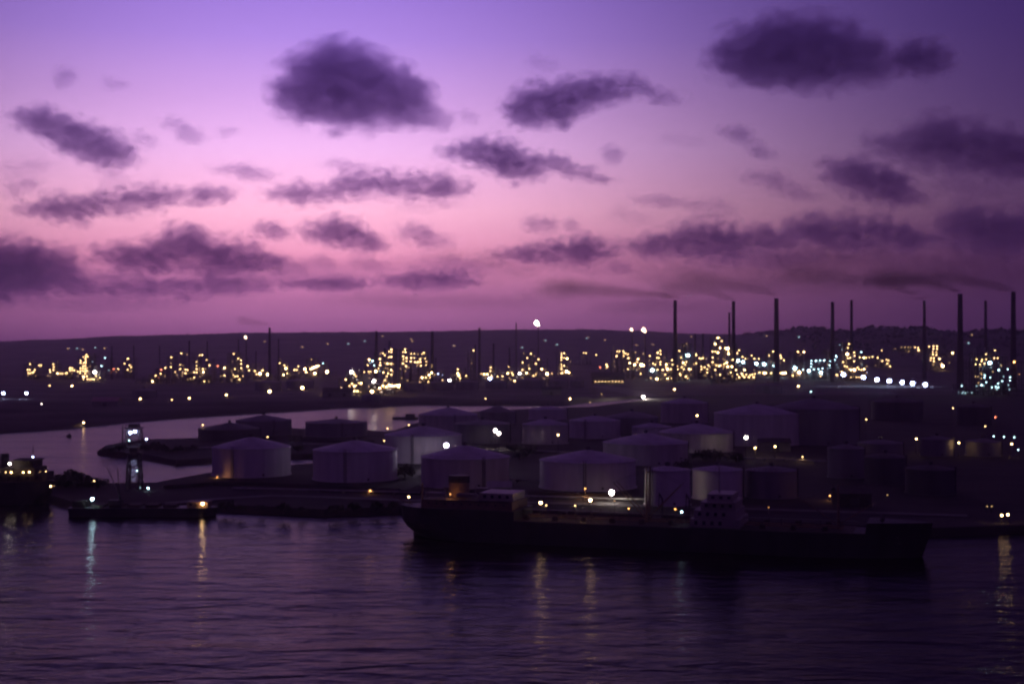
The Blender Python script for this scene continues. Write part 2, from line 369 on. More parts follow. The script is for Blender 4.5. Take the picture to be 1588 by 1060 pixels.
# ------------------------------------------------------------------ water
def water_material():
    m = bpy.data.materials.new('harbour_water'); m.use_nodes = True
    t = m.node_tree; b = t.nodes['Principled BSDF']
    b.inputs['Base Color'].default_value = (.006, .006, .012, 1); b.inputs['Roughness'].default_value = .2
    b.inputs['IOR'].default_value = 1.333; b.inputs['Specular IOR Level'].default_value = .23; b.inputs['Specular Tint'].default_value = (1, .72, 1, 1)
    co = N(t, 'ShaderNodeTexCoord')
    hs = []
    for sc, rot, dist, det in (((.055, .14, 1), 20, .85, 4), ((.2, .45, 1), 12, .20, 3), ((.007, .02, 1), 30, 2.4, 2)):
        mp = N(t, 'ShaderNodeMapping'); mp.inputs['Scale'].default_value = sc; mp.inputs['Rotation'].default_value = (0, 0, R(rot))
        t.links.new(co.outputs['Object'], mp.inputs[0])
        n = N(t, 'ShaderNodeTexNoise'); n.inputs['Scale'].default_value = 1.0; n.inputs['Detail'].default_value = det
        n.inputs['Distortion'].default_value = .3
        t.links.new(mp.outputs[0], n.inputs['Vector']); hs.append(math_node(t, 'MULTIPLY', n.outputs[0], dist))
    hsum = math_node(t, 'ADD', math_node(t, 'ADD', hs[0], hs[1]), hs[2])
    bp = N(t, 'ShaderNodeBump'); bp.inputs['Distance'].default_value = 1.25; bp.inputs['Strength'].default_value = 1.0
    t.links.new(hsum, bp.inputs['Height']); t.links.new(bp.outputs[0], b.inputs['Normal'])
    df = N(t, 'ShaderNodeBsdfDiffuse'); df.inputs[0].default_value = (.012, .008, .014, 1)
    mx = N(t, 'ShaderNodeMixShader'); mx.inputs[0].default_value = .42
    t.links.new(b.outputs[0], mx.inputs[1]); t.links.new(df.outputs[0], mx.inputs[2])
    t.links.new(mx.outputs[0], t.nodes['Material Output'].inputs[0])
    return m
M['water'] = water_material()
wv = [(-7000, -700, 0), (7000, -700, 0), (7000, 8900, 0), (-7000, 8900, 0)]
w = MB()._add(wv, [(0, 1, 2, 3)]).build('water', M['water']); struct(w)

# ------------------------------------------------------------------ land
LAND_Z = 2.6
def shore(pts, step=9.0, amp=1.6, closed=True, seed=0.0):
    out = []
    n = len(pts)
    for i in range(n if closed else n-1):
        a, b = Vector(pts[i]), Vector(pts[(i+1) % n]); L = (b-a).length
        k = max(1, min(60, int(L/step)))
        for j in range(k):
            p = a.lerp(b, j/k)
            out.append(p + Vector((noise.noise(Vector((p.x*.03, p.y*.03, seed))), noise.noise(Vector((p.x*.03, p.y*.03, seed+9))))) * amp)
    return out
def land_mesh(name, outline, top, material, bank=4.0):
    n = len(outline)
    area = sum(outline[i].x*outline[(i+1) % n].y - outline[(i+1) % n].x*outline[i].y for i in range(n))
    sgn = 1 if area > 0 else -1
    inner = []
    for i in range(n):
        d = (outline[(i+1) % n] - outline[i-1]); d.normalize()
        inner.append(outline[i] + Vector((-d.y, d.x)) * sgn * bank)
    mb = MB()
    vs = [(p.x, p.y, -1.0) for p in outline] + [(p.x, p.y, top + .25*noise.noise(Vector((p.x*.05, p.y*.05, 3)))) for p in inner]
    fs = [(i, (i+1) % n, n+(i+1) % n, n+i) for i in range(n)]
    fs += [tuple(n+i for i in tri) for tri in tessellate_polygon([[Vector((p.x, p.y, 0)) for p in inner]])]
    mb._add(vs, fs)
    o = mb.build(name, material); struct(o)
    bm = bmesh.new(); bm.from_mesh(o.data); bmesh.ops.recalc_face_normals(bm, faces=bm.faces); bm.to_mesh(o.data); bm.free()
    return o
def gp(px, py, z=0.0):
    D = DG(py, z); return Vector((X_(px, D), D))
near_px = [(60, 778), (110, 792), (330, 794), (420, 798), (500, 802), (620, 797), (820, 803), (1100, 816), (1420, 834), (1588, 828), (1950, 826),
           (2300, 700), (2500, 616), (1700, 614), (1005, 617), (990, 624), (915, 634), (830, 637), (740, 641), (660, 648), (640, 660), (598, 674),
           (569, 671), (475, 669), (450, 668), (330, 676), (310, 684), (230, 686), (200, 689), (152, 697), (147, 701), (152, 706), (215, 712), (270, 722), (330, 718), (480, 711),
           (506, 716), (500, 722), (460, 727), (330, 737), (235, 755), (165, 757), (150, 748), (75, 752)]
land_mesh('ground', shore([gp(*p) for p in near_px]), LAND_Z, M['soil'])

far_edge_px = [(2500, 617.5), (1700, 615.5), (1003, 618), (985, 618), (900, 625), (880, 628.5), (720, 629), (650, 628), (595, 630), (590, 632), (540, 632), (400, 641), (300, 647), (200, 655), (90, 666), (0, 672), (-250, 684), (-700, 690)]
far_front = shore([gp(*p) for p in far_edge_px], step=25, amp=3, closed=False, seed=4) + [gp(-700, 690)]
ridge = [(-900, 530), (-300, 530), (0, 528), (60, 526), (200, 520), (300, 517), (400, 515.5), (600, 513.5), (700, 512), (800, 510.5), (900, 510.5), (980, 512.5), (1080, 517), (1150, 518), (1205, 514), (1240, 508), (1270, 510), (1300, 514.5), (1320, 514), (1350, 508), (1440, 507), (1460, 513), (1500, 514), (1530, 511), (1588, 512), (1800, 515), (2600, 520)]
def ridge_y(px):
    for (a, ya), (b, yb) in zip(ridge[:-1], ridge[1:]):
        if a <= px <= b:
            t = (px-a)/(b-a); t = t*t*(3-2*t)*.6 + t*.4
            return ya + (yb-ya)*t
    return 525
def ridge_D(px): return 6200.0 if px < 1150 else 6200 - 2300*min(1, (px-1150)/120)
def terrain_z(px, D):
    Dr = ridge_D(px); s0 = 3300.0 if px < 1150 else 3300-500*min(1, (px-1150)/120)
    zr = Z_(ridge_y(px), Dr)
    t = max(0.0, min(1.0, (D-s0)/(Dr-s0)))
    base = LAND_Z + (zr-LAND_Z)*(t*t*(3-2*t))
    if D > Dr: base = LAND_Z + (zr-LAND_Z)*math.exp(-((D-Dr)/1800)**2)
    x = X_(px, D)
    rough = 7*noise.noise(Vector((x*.004, D*.004, 1))) + 3.5*noise.noise(Vector((x*.018, D*.018, 5)))
    return base + rough*min(1.0, t*1.3)*(.85 if px > 1150 else .6) - (2.5 if px < 1150 else 0)*t
def far_land():
    cols = [px for px in range(-850, 2500, 9)]
    Ds = [1650, 1900, 2200, 2600, 3000] + [3200+150*i for i in range(26)] + [7400, 8000, 8800]
    front = sorted(((CX + p.x*F/p.y, p.y) for p in far_front))
    def front_D(px):
        for (a, ya), (b, yb) in zip(front[:-1], front[1:]):
            if a <= px <= b: return ya + (yb-ya)*(px-a)/max(1e-6, b-a)
        return front[0][1] if px < front[0][0] else front[-1][1]
    mb = MB(); vs = []; rows = 0
    for px in cols:
        fd = front_D(px)
        col = [(fd, -1.0), (fd+6, LAND_Z-.1)]
        for i, D in enumerate(Ds):
            D2 = D if D > fd+120 else fd+20+(i+1)*16
            col.append((D2, max(LAND_Z-.1, terrain_z(px, D2)-.1)))
        rows = len(col)
        vs += [(X_(px, D), D, z) for D, z in col]
    fs = []
    for i in range(len(cols)-1):
        for j in range(rows-1):
            a = i*rows+j; fs.append((a, a+rows, a+rows+1, a+1))
    mb._add(vs, fs); o = mb.build('terrain', M['hill'], smooth=True); struct(o); return front_D
front_D = far_land()

def strip(name, pts, width, z, material):
    """a road laid along map points"""
    mb = MB(); vs = []
    P = [Vector(p) for p in pts]
    for i, p in enumerate(P):
        d = (P[min(i+1, len(P)-1)] - P[max(i-1, 0)]).normalized(); nrm_ = Vector((-d.y, d.x))*width/2
        vs += [(p.x+nrm_.x, p.y+nrm_.y, z), (p.x-nrm_.x, p.y-nrm_.y, z)]
    mb._add(vs, [(2*i, 2*i+1, 2*i+3, 2*i+2) for i in range(len(P)-1)])
    return struct(mb.build(name, material))
strip('road', [gp(260, 781, LAND_Z), gp(340, 774, LAND_Z), gp(420, 769, LAND_Z), gp(500, 771, LAND_Z), gp(620, 776, LAND_Z), gp(800, 779, LAND_Z), gp(1100, 788, LAND_Z), gp(1500, 800, LAND_Z)], 7, LAND_Z+.32, M['road'])
strip('road', [gp(925, 598, LAND_Z), gp(950, 602, LAND_Z), gp(975, 607, LAND_Z), gp(998, 613, LAND_Z), gp(1020, 615, LAND_Z)], 34, LAND_Z+.32, M['concrete'])

# ------------------------------------------------------------------ storage tanks
def tank(pl, pr, yrim, yapex, ybot, label, m='tank', ladder=None, stair=True, group='storage tanks', n=48):
    Df = DG(ybot, LAND_Z)
    hw = (pr-pl)/2
    Dc = Df/(1-hw/F); Rr = hw*Dc/F
    pc = (pl+pr)/2
    z1 = max(4.0, Z_(yrim, Dc)-LAND_Z); za = z1 + min(Rr*.34, max(.8, Z_(yapex, Dc)-LAND_Z-z1))
    X = X_(pc, Dc)
    t = thing('storage_tank', label, 'tank', (X, Dc, LAND_Z), 0, group)
    face = math.atan2(-Dc, -X)          # direction towards the harbour
    prof = [(Rr+.5, 0), (Rr+.5, .35), (Rr, .36)]
    for k in range(1, 6): prof += [(Rr-.012*(k-1), z1*k/6), (Rr-.012*k, z1*k/6+.01)]
    prof += [(Rr-.06, z1)]
    MB().lathe(prof, n).build('shell', M[m], t, smooth=False)
    g = MB().lathe([(Rr+.0, z1-.35), (Rr+.32, z1-.3), (Rr+.32, z1-.12), (Rr, z1-.1)], n); g.build('wind_girder', M[m], t)
    rm = 'tankroof' if m in ('tank', 'tankworn') else m
    ro = MB().lathe([(Rr+.12, z1-.05), (Rr+.12, z1+.05), (Rr*.66, z1+(za-z1)*.38), (Rr*.33, z1+(za-z1)*.72), (.9, za), (0.01, za+.03)], n).build('roof', M[rm], t)
    MB().cyl((0, 0, za), (0, 0, za+.9), .9, .9, 12).lathe([(1.3, za+.9), (1.2, za+1.3), (.05, za+1.7)], 12).build('roof_vent', M['steel'], ro)
    a = face + (1.3 if ladder is None else -math.asin(max(-.97, min(.97, (ladder-pc)/hw))) * -1)
    ca, sa = math.cos(a), math.sin(a)
    ld = MB()
    for s_ in (-.45, .45):
        ox, oy = -sa*s_, ca*s_
        ld.cyl(((Rr+.45)*ca+ox, (Rr+.45)*sa+oy, 0), ((Rr+.45)*ca+ox, (Rr+.45)*sa+oy, z1+1.2), .16, n=5)
    for k in range(int(z1/.9)):
        ld.cyl(((Rr+.45)*ca-sa*.45, (Rr+.45)*sa+ca*.45, k*.9+.4), ((Rr+.45)*ca+sa*.45, (Rr+.45)*sa-ca*.45, k*.9+.4), .06, n=4)
    ld.build('ladder', M['steel'], t)
    if stair:
        st = MB(); a0 = face+1.9; k_ = int(z1/.45)
        prev = None
        for k in range(k_):
            b = a0 + k*.75/Rr; c_, s_ = math.cos(b), math.sin(b); z = (k+.5)*z1/k_
            st._add([((Rr+.1)*c_, (Rr+.1)*s_, z), ((Rr+1.1)*c_, (Rr+1.1)*s_, z), ((Rr+1.1)*math.cos(b+.7/Rr), (Rr+1.1)*math.sin(b+.7/Rr), z), ((Rr+.1)*math.cos(b+.7/Rr), (Rr+.1)*math.sin(b+.7/Rr), z)], [(0, 1, 2, 3)])
            cur = ((Rr+1.1)*c_, (Rr+1.1)*s_, z+1.0)
            if prev and k % 3 == 0: st.cyl(prev, cur, .07, n=4); prev = cur
            if prev is None: prev = cur
        st.build('stairway', M['steel'], t)
    hr = MB(); nn = 28
    pts = [((Rr-.1)*math.cos(2*math.pi*i/nn), (Rr-.1)*math.sin(2*math.pi*i/nn)) for i in range(nn+1)]
    for (xa, ya), (xb, yb) in zip(pts[:-1], pts[1:]):
        hr.cyl((xa, ya, z1), (xa, ya, z1+1.1), .05, n=4); hr.cyl((xa, ya, z1+1.1), (xb, yb, z1+1.1), .05, n=4)
    hr.build('handrail', M['steel'], t)
    b = face+.3
    MB().cyl(((Rr-.1)*math.cos(b), (Rr-.1)*math.sin(b), 1.3), ((Rr+.5)*math.cos(b), (Rr+.5)*math.sin(b), 1.3), .5, n=10).build('manway', M['steel'], t)
    return t, X, Dc, Rr, z1
ORD = ['first', 'second', 'third', 'fourth', 'fifth', 'sixth', 'seventh', 'eighth', 'ninth', 'tenth', 'eleventh', 'twelfth'] + ['%dth' % k for k in range(13, 40)]
T = {}
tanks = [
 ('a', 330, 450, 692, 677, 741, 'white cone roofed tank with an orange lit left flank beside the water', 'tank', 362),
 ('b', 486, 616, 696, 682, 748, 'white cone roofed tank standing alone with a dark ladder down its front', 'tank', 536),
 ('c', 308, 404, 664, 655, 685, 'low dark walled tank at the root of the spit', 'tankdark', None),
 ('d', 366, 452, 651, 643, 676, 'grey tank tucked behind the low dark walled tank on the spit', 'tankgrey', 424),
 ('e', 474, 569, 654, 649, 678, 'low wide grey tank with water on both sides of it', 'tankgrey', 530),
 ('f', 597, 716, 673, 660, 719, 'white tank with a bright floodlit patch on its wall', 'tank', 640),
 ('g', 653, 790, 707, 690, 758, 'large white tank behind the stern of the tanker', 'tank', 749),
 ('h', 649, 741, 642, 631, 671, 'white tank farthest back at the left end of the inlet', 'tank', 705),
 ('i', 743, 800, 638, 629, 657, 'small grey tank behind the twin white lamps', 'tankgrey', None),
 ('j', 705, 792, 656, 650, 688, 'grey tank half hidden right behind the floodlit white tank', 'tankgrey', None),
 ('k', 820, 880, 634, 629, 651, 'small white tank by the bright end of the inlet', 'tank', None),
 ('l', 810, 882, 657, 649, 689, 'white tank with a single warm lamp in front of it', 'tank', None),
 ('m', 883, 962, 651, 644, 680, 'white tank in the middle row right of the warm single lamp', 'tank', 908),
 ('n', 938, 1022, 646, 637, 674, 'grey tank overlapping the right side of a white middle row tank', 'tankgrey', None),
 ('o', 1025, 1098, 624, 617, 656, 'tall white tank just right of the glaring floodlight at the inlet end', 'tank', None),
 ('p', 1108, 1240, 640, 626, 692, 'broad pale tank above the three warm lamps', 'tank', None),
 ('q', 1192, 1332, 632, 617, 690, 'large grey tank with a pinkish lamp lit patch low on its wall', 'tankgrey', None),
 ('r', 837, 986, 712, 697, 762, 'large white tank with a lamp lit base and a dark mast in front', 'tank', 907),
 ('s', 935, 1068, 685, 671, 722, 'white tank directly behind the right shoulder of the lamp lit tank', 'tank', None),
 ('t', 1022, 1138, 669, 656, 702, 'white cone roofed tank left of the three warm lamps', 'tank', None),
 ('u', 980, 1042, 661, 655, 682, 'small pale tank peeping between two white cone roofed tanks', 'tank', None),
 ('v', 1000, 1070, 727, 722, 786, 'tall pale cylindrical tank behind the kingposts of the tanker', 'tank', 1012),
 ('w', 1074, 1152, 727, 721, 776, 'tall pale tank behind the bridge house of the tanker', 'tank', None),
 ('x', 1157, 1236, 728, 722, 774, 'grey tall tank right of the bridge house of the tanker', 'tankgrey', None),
 ('y', 1284, 1340, 694, 688, 742, 'dark tank above the orange lamp', 'tankgrey', None),  # tanks from here on are darkened by colour for the dim right side
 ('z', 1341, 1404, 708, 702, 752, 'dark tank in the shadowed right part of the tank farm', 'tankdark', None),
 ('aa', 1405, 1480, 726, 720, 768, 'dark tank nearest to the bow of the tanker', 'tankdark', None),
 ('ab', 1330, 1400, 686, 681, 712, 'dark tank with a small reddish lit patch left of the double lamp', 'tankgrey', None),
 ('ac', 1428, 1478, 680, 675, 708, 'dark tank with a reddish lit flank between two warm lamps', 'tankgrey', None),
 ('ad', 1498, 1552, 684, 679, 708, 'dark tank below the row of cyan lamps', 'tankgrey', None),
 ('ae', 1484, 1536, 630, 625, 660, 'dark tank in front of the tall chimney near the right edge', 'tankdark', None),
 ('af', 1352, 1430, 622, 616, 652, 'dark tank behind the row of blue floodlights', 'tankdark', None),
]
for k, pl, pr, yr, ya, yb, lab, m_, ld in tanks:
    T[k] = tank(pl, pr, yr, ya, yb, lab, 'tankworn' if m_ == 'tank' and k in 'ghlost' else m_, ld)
far_tanks = [(626, 656, 594, 591, 606), (661, 703, 593, 589, 605), (706, 742, 592, 588, 604), (752, 786, 592, 589, 603), (800, 846, 589, 585, 602), (850, 880, 590, 587, 602), (884, 905, 590, 587, 600), (444, 486, 590, 587, 603), (560, 590, 612, 609, 622), (205, 242, 605, 602, 618), (395, 436, 592, 589, 606), (1170, 1212, 597, 593, 610)]
for i_, q_ in enumerate(sorted(far_tanks)):
    tank(*q_, '%s from the left of the small distant tanks below the refinery lamps' % ORD[i_], 'tankgrey', None, False, 'distant tanks below the refinery', 24)

# ------------------------------------------------------------------ lamps
GLOBE = {}
def lamp_globe(c, s, r, name='lamp'):
    key = (c, s, round(r, 2))
    if key not in GLOBE:
        mb = MB().ball((0, 0, 0), r, 1, 2).cyl((0, 0, r*.8), (0, 0, r*1.25), r*.75, r*.35, 8, 0).cyl((0, 0, r*1.1), (0, r*1.8, r*1.1), r*.14, n=5, mi=0)
        GLOBE[key] = mb.mesh(name, [M['steel'], lamp_mat(c, s)], True)
    return GLOBE[key]
def lamp_post(px, py, D, c, s, label, power=0, group='lamp posts in the tank farm', base=LAND_Z, rad=None, name='lamp_post', cat='lamp post'):
    X, z = X_(px, D), Z_(py, D)
    r = (rad or LR[s]*max(1.0 if s == 'l' and D < 1000 else .5, D/1000))
    t = thing(name, label, cat, (X, D, base), 0, group)
    h = z-base
    mb = MB().cyl((0, 0, 0), (0, 0, .5), .3, .3, 8).cyl((0, r*1.8, .0), (0, r*1.8, h+r*1.1), .17, .09, 6)
    mb.cyl((0, 0, 0), (0, r*1.8, .01), .3, .3, 6)
    mb.build('post', M['steel'], t)
    put('lamp_head', lamp_globe(c, s, r), t, (0, 0, h))
    if power: point_light(t, (0, -r*1.3, h-r*.9), LC[c], power, r*.6)
    return t
posts = [
 (314.5, 658.5, 905, 'y', 's', 'small warm lamp at the left shoulder of the low dark tank', 300),
 (415, 677, 690, 'y', 's', 'small warm lamp above the roof of the orange lit tank', 300),
 (601, 664, 960, 'y', 's', 'small warm lamp against the water left of the floodlit tank', 300),
 (634, 658.5, 1010, 'y', 's', 'small warm lamp above the floodlit tank roof by the inlet', 200),
 (596, 683, 760, 'y', 's', 'small warm lamp above the right edge of the lone white tank', 400),
 (574, 760, 585, 'o', 's', 'orange lamp low in front of the lone white tank', 400),
 (692, 690, 690, 'v', 'l', 'brilliant bluish white floodlight above the large white tank', 26000),
 (768, 667, 830, 'w', 'l', 'upper left one of the brilliant twin white lamps', 1200),
 (773.5, 671.5, 832, 'w', 'l', 'lower right one of the brilliant twin white lamps', 1200),
 (865.5, 674, 815, 'y', 'm', 'single warm lamp in front of a white middle row tank', 500),
 (1081, 644, 1020, 'y', 'm', 'warm lamp above the white cone roof beside the tall tank', 1500),
 (1157, 678, 780, 'w', 'l', 'topmost of the three warm lamps below the broad pale tank', 1600),
 (1171, 694, 770, 'y', 'm', 'middle lamp of the three warm lamps in a triangle', 1500),
 (1202, 692, 770, 'y', 'm', 'rightmost lamp of the three warm lamps in a triangle', 1200),
 (1244.5, 708, 740, 'y', 's', 'warm lamp just below the large grey tank', 1200),
 (1304, 728, 655, 'w', 's', 'small white lamp in the dark part of the tank farm', 500),
 (1287, 768, 560, 'o', 's', 'orange lamp on a pole behind the foredeck of the tanker', 600),
 (1376, 767, 570, 'y', 'd', 'faint lamp behind the foredeck of the tanker', 0),
 (1343.5, 650, 900, 'y', 's', 'warm lamp right of the large grey tank', 900),
 (1421, 680, 800, 'y', 'm', 'left one of the close pair of warm lamps', 700),
 (1427.5, 680, 802, 'y', 's', 'right one of the close pair of warm lamps', 600),
 (1487, 686, 775, 'y', 'm', 'warm lamp right of the dark tank with the reddish flank', 900),
 (1528, 660.5, 860, 'y', 's', 'small warm lamp just above the row of cyan lamps', 500),
 (1543.5, 646.5, 900, 'r', 's', 'small reddish lamp above the row of cyan lamps', 200),
 (1569, 688, 770, 'y', 'm', 'warm lamp at the right end under the cyan lamps', 400),
 (1478, 632.5, 980, 'y', 's', 'small warm lamp beside the dark tank at the tall chimney', 500),
 (1527, 676, 830, 'c', 's', 'first cyan lamp of the row of four from the left', 0),
 (1541, 676, 830, 'c', 's', 'second cyan lamp of the row of four from the left', 0),
 (1557, 677, 828, 'c', 's', 'third cyan lamp of the row of four from the left', 0),
 (1573, 677.5, 828, 'c', 's', 'fourth cyan lamp of the row of four from the left', 0),
 (1579, 697, 760, 'c', 's', 'lone cyan lamp at the right edge below the cyan row', 0),
 (948.5, 763, 552, 'w', 'l', 'biggest brilliant white floodlight behind the deck of the tanker', 5000),
 (907.5, 757, 566, 'o', 's', 'orange lamp on a mast against the lamp lit tank base', 3000),
 (1060, 768, 545, 'c', 's', 'upper bluish lamp left of the bridge house of the tanker', 500),
 (884, 618, 1520, 'y', 'm', 'warm yellow lamp on the far shore behind the small white tank', 600),
 (753, 618, 1560, 'y', 's', 'yellow lamp on the far shore above the small grey tank', 300),
 (915, 623.5, 1480, 'y', 'd', 'faint lamp beside the bright end of the inlet', 0),
 (630, 623, 1560, 'y', 'd', 'left one of two faint lamps above the inlet', 0),
 (656.5, 621.5, 1560, 'y', 'd', 'right one of two faint lamps above the inlet', 0),
 (217.5, 618, 1500, 'y', 'm', 'yellow lamp left of two others on the dark far shore', 400),
 (266.5, 619.5, 1500, 'y', 's', 'small yellow lamp between two brighter ones on the far shore', 200),
 (293.5, 617, 1520, 'y', 'm', 'bright yellow lamp right of a small one on the far shore', 400),
 (351, 612, 1600, 'y', 'm', 'yellow lamp low in the dark belt below the thin chimneys', 400),
 (418, 606.5, 1750, 'y', 'l', 'bright warm lamp straight below the smoking left chimney', 800),
 (469, 601, 1850, 'y', 'l', 'bright warm lamp below the sloping strip of lights', 800),
 (129.5, 655, 1085, 'y', 'm', 'warm lamp at the water edge casting a streak on the water', 250),
 (77, 597.5, 1900, 'y', 's', 'left lamp of the pair under the small left hand units', 300),
 (111.5, 598, 1900, 'y', 'm', 'right lamp of the pair under the small left hand units', 500),
 (64.5, 626, 1300, 'w', 's', 'small white lamp in the dark shore at the far left', 200),
 (41, 609.5, 1560, 'b', 'l', 'brilliant bluish white floodlight near the left edge', 2500),
 (5, 609.5, 1560, 'b', 'l', 'brilliant bluish white floodlight cut close to the left edge', 2500),
 (997.5, 615, 1560, 'w', 'l', 'glaring floodlight lighting the pale road at the inlet end', 160000),
 (1046, 603.5, 1750, 'y', 'm', 'warm lamp above the tall white tank', 400),
 (933, 611, 1640, 'y', 'd', 'faint lamp left of the pale lit road', 0),
 (1238, 598.5, 1850, 'y', 'm', 'orange white lamp below the cyan lit unit', 600),
 (1257.5, 607, 1700, 'c', 's', 'cyan lamp above the large grey tank roof', 200),
]
BIG = {692: 1.05, 948.5: .95, 768: .85, 773.5: .85}      # the great floodlights
for px, py, D, c, s, lab, pw in posts: lamp_post(px, py, D, c, s, lab, pw, rad=BIG.get(px))
for i, (px, py) in enumerate([(1308, 580.5), (1339, 584.6), (1360, 588.3), (1379, 590.3), (1399, 592.7), (1415, 594), (1435, 596)]):
    lamp_post(px, py, 2010, 'b', 'l', '%s blue white floodlight from the left in the sloping row of seven' % ('first', 'second', 'third', 'fourth', 'fifth', 'sixth', 'seventh')[i], 3000, 'row of blue floodlights', rad=2.4)

# ------------------------------------------------------------------ refinery units in the distance
ZA = (0, 480, 4.9625); ZB = (300, 480, 4.9625); ZC = (600, 480, 4.9625); ZD = (900, 440, 4.9625); ZE = (1200, 440, 4.0928)
LA = "248,418 230,460 245,462 284,460 235,485 250,487 265,482 275,478 318,427 332,427 428,418 430,440 400,462 428,462 402,478 460,488m 480,490 495,490 520,487 532,485 555,450 572,447 555,467 572,465 588,465 680,345 656,362 674,362 690,360 674,378 674,395 636,390 636,408 660,408 674,410 656,432 672,430 684,448 636,450 656,450 672,452 635,470 656,470 672,470 684,470 615,475 632,485 672,490 684,510 660,515m 656,535 690,532 710,535 725,533 738,533 748,480lw 755,508 784,523 795,432c 822,370c 727,400dc 923,455 972,413 997,376 1010,425 1022,440 995,460 888,455r 1188,560m 1212,506 1250,490 1255,460r 1285,447 1328,440 1332,365 1362,477 1400,422 1400,455 1408,335 1440,460 1440,487 1455,462 1450,345d 1480,530"
LB = "60,348 80,348 113,385 36,400 36,430 36,455 36,480 85,455 88,478m 135,427 18,480 18,520 95,550 250,447m 250,505 198,432r 320,340 355,375 376,388 378,415 378,447 330,455 318,500 332,512 350,510 365,532m 390,508 427,435m 437,465 480,470 495,495 522,490l 582,497l 540,465 672,410 707,427 720,450m 702,500m 730,488 803,462 815,435 785,462 865,455l 875,478m 910,455m 925,448m 940,440m 955,435m 968,430m 942,490l 915,382d 1004,412c 1035,475l 1040,627 1095,630l 1145,598 1165,622l 1180,535 1225,477lw 1245,495 1258,510 1218,622m 1245,622m 1268,622m 1245,585m 1260,580 1280,562 1298,562m 1228,568 1208,583 1360,383m 1385,393c 1398,427c 1348,425 1322,477 1355,475 1370,475 1410,472l 1430,450 1443,425 1443,405 1440,378 1465,335 1478,350 1510,322 1527,305 1527,325 1512,362 1528,362 1495,413 1510,415 1528,415 1468,480 1505,487 1527,462 1527,497 1495,510 1480,540 1395,548lw 1380,627l 1440,600m 1465,583m 1490,590m 1512,575m 1530,583m 1552,583m 1572,580m 1585,590m 1500,610dw 1520,610dw"
LCC = "22,322 40,305 40,325 10,413 40,413 38,462 15,490 40,497 5,510 145,305 130,325 148,325 130,358 132,380 155,370 155,395 128,413 152,432 192,338 215,338 192,370 215,370 188,397 220,402 235,405 245,400 260,380 262,400 275,340 288,330 297,375 308,397 305,425 265,430 350,425d 348,482m 328,500m 335,520 302,520 275,520m 258,557 322,553 397,492b 430,540 485,542lw 548,457 548,487m 555,505m 565,525 545,550 560,550 612,507 615,543m 655,543 668,313 728,493 750,495m 772,495m 800,443 797,470 805,508 795,527lb 852,512 890,510 937,437 930,488m 962,485 970,500 983,543m 1052,335d 1108,338 1080,370 1045,405 1043,462 1020,488lw 1075,485m 1095,452 1055,540 1127,507 1145,497 1145,413 1165,380 1190,455m 1232,492l 1268,490 1342,335 1342,352 1342,368 1342,385 1342,420 1342,437 1342,455 1362,335 1362,370 1385,375m 1362,430 1340,488 1350,485 1380,475l 1400,482m 25,580m 45,585m 65,580m 85,585m 100,578m"
LD = "25,530 42,532 120,545 198,620 203,635 150,640r 280,518 297,518 325,515 332,530 345,535 330,552 362,540 365,570 275,555 376,608m 413,620m 440,578m 432,600 465,622l 480,625m 362,655 420,525d 480,535d 530,553 460,690 547,663lc 555,612 590,530 610,515 585,568 612,540 597,568 610,600 610,620 643,565d 572,620 590,660 628,660 655,620m 655,640 665,655m 690,655 700,585 712,590 705,620 712,660 720,640 740,630 745,655 755,515 770,565 785,605m 775,640 800,620 810,600 790,655 830,655m 845,655 820,550lc 812,460d 648,695 665,725m 695,722 537,722 583,728m 760,690 765,700 805,712 820,722 885,540 885,550 910,570 920,575 935,570 885,610 925,635 925,655 950,640 970,680 970,655 978,625 990,635 1010,565 1010,600 1010,520 1030,462m 1050,415m 1062,415 1080,440 1067,492m 1030,520 1050,528m 1030,660 1040,625 1060,630m 1070,625 1068,697 1110,495m 1125,497l 1130,520 1132,537m 1118,605m 1125,635m 1100,615 1157,635m 1167,505 1200,532 1215,510 1205,590lc 1243,600lc 1240,560 1262,575 1310,550 1330,575 1365,575 1345,612lc 1405,617lc 1483,628lc 1445,550 1475,520 1485,570 1505,550 1532,548 1535,570 1557,587 1187,660m 1200,695 1213,718m 1235,690 1255,660m 1240,705 1252,718m 1268,695 1288,718m 1300,700 1315,695 1325,718m 1335,690 1370,680 1405,685m 1418,685m 1460,685 1495,685m 1530,685 1548,685m 1567,685m 1150,680 1165,582"
LE = "10,462 35,455 40,468 57,485 15,565 40,565 62,565m 124,533lc 125,550 152,560l 112,580 178,543c 213,550lc 145,430 182,432m 358,432m 230,487c 258,487c 285,485c 310,485c 228,505c 228,525c 245,542c 275,540c 300,535c 350,490c 375,495c 372,505c 345,515c 350,530c 372,530c 385,455c 388,462c 378,480c 288,562lc 288,585 390,575 397,580 410,388dc 468,380 460,405 455,445l 460,470 475,468 500,435 502,455 500,490 545,432c 535,465 560,468m 575,468 597,465 618,462 650,468 675,422 680,488 705,480 718,485 712,505 728,522 430,495 440,520 455,525 470,540 500,545l 480,545m 520,530 530,540 562,540m 545,545 420,555 480,592 515,592 530,592 540,592 802,402d 825,402d 845,402d 860,402d 888,402 908,405 910,420 940,420 870,450 925,438 848,428d 762,412d 940,502l 975,398 1003,395 1003,412 1025,395 1025,412 1000,432 1000,447 1022,432 1022,450 1040,475m 1005,470 987,470 985,485 1005,490 1060,520l 1055,508 1123,438m 1270,478 1303,480 1300,490 1328,445 1385,422 1330,478 1380,470 1402,470 1350,500lc 1318,505 1290,510 1263,510 1505,495mo 1408,545c 1320,578c 1355,592c 1318,592c 1330,622c 1430,615c 1480,592c 1480,610c 1405,630c 1405,655c 1365,655c 1390,650c 1300,640c 1465,540c 990,640c 1060,650c 1175,645c 1125,610c 1122,685dc 1155,685dc 1185,685dc 1215,685dc 1240,688dc"
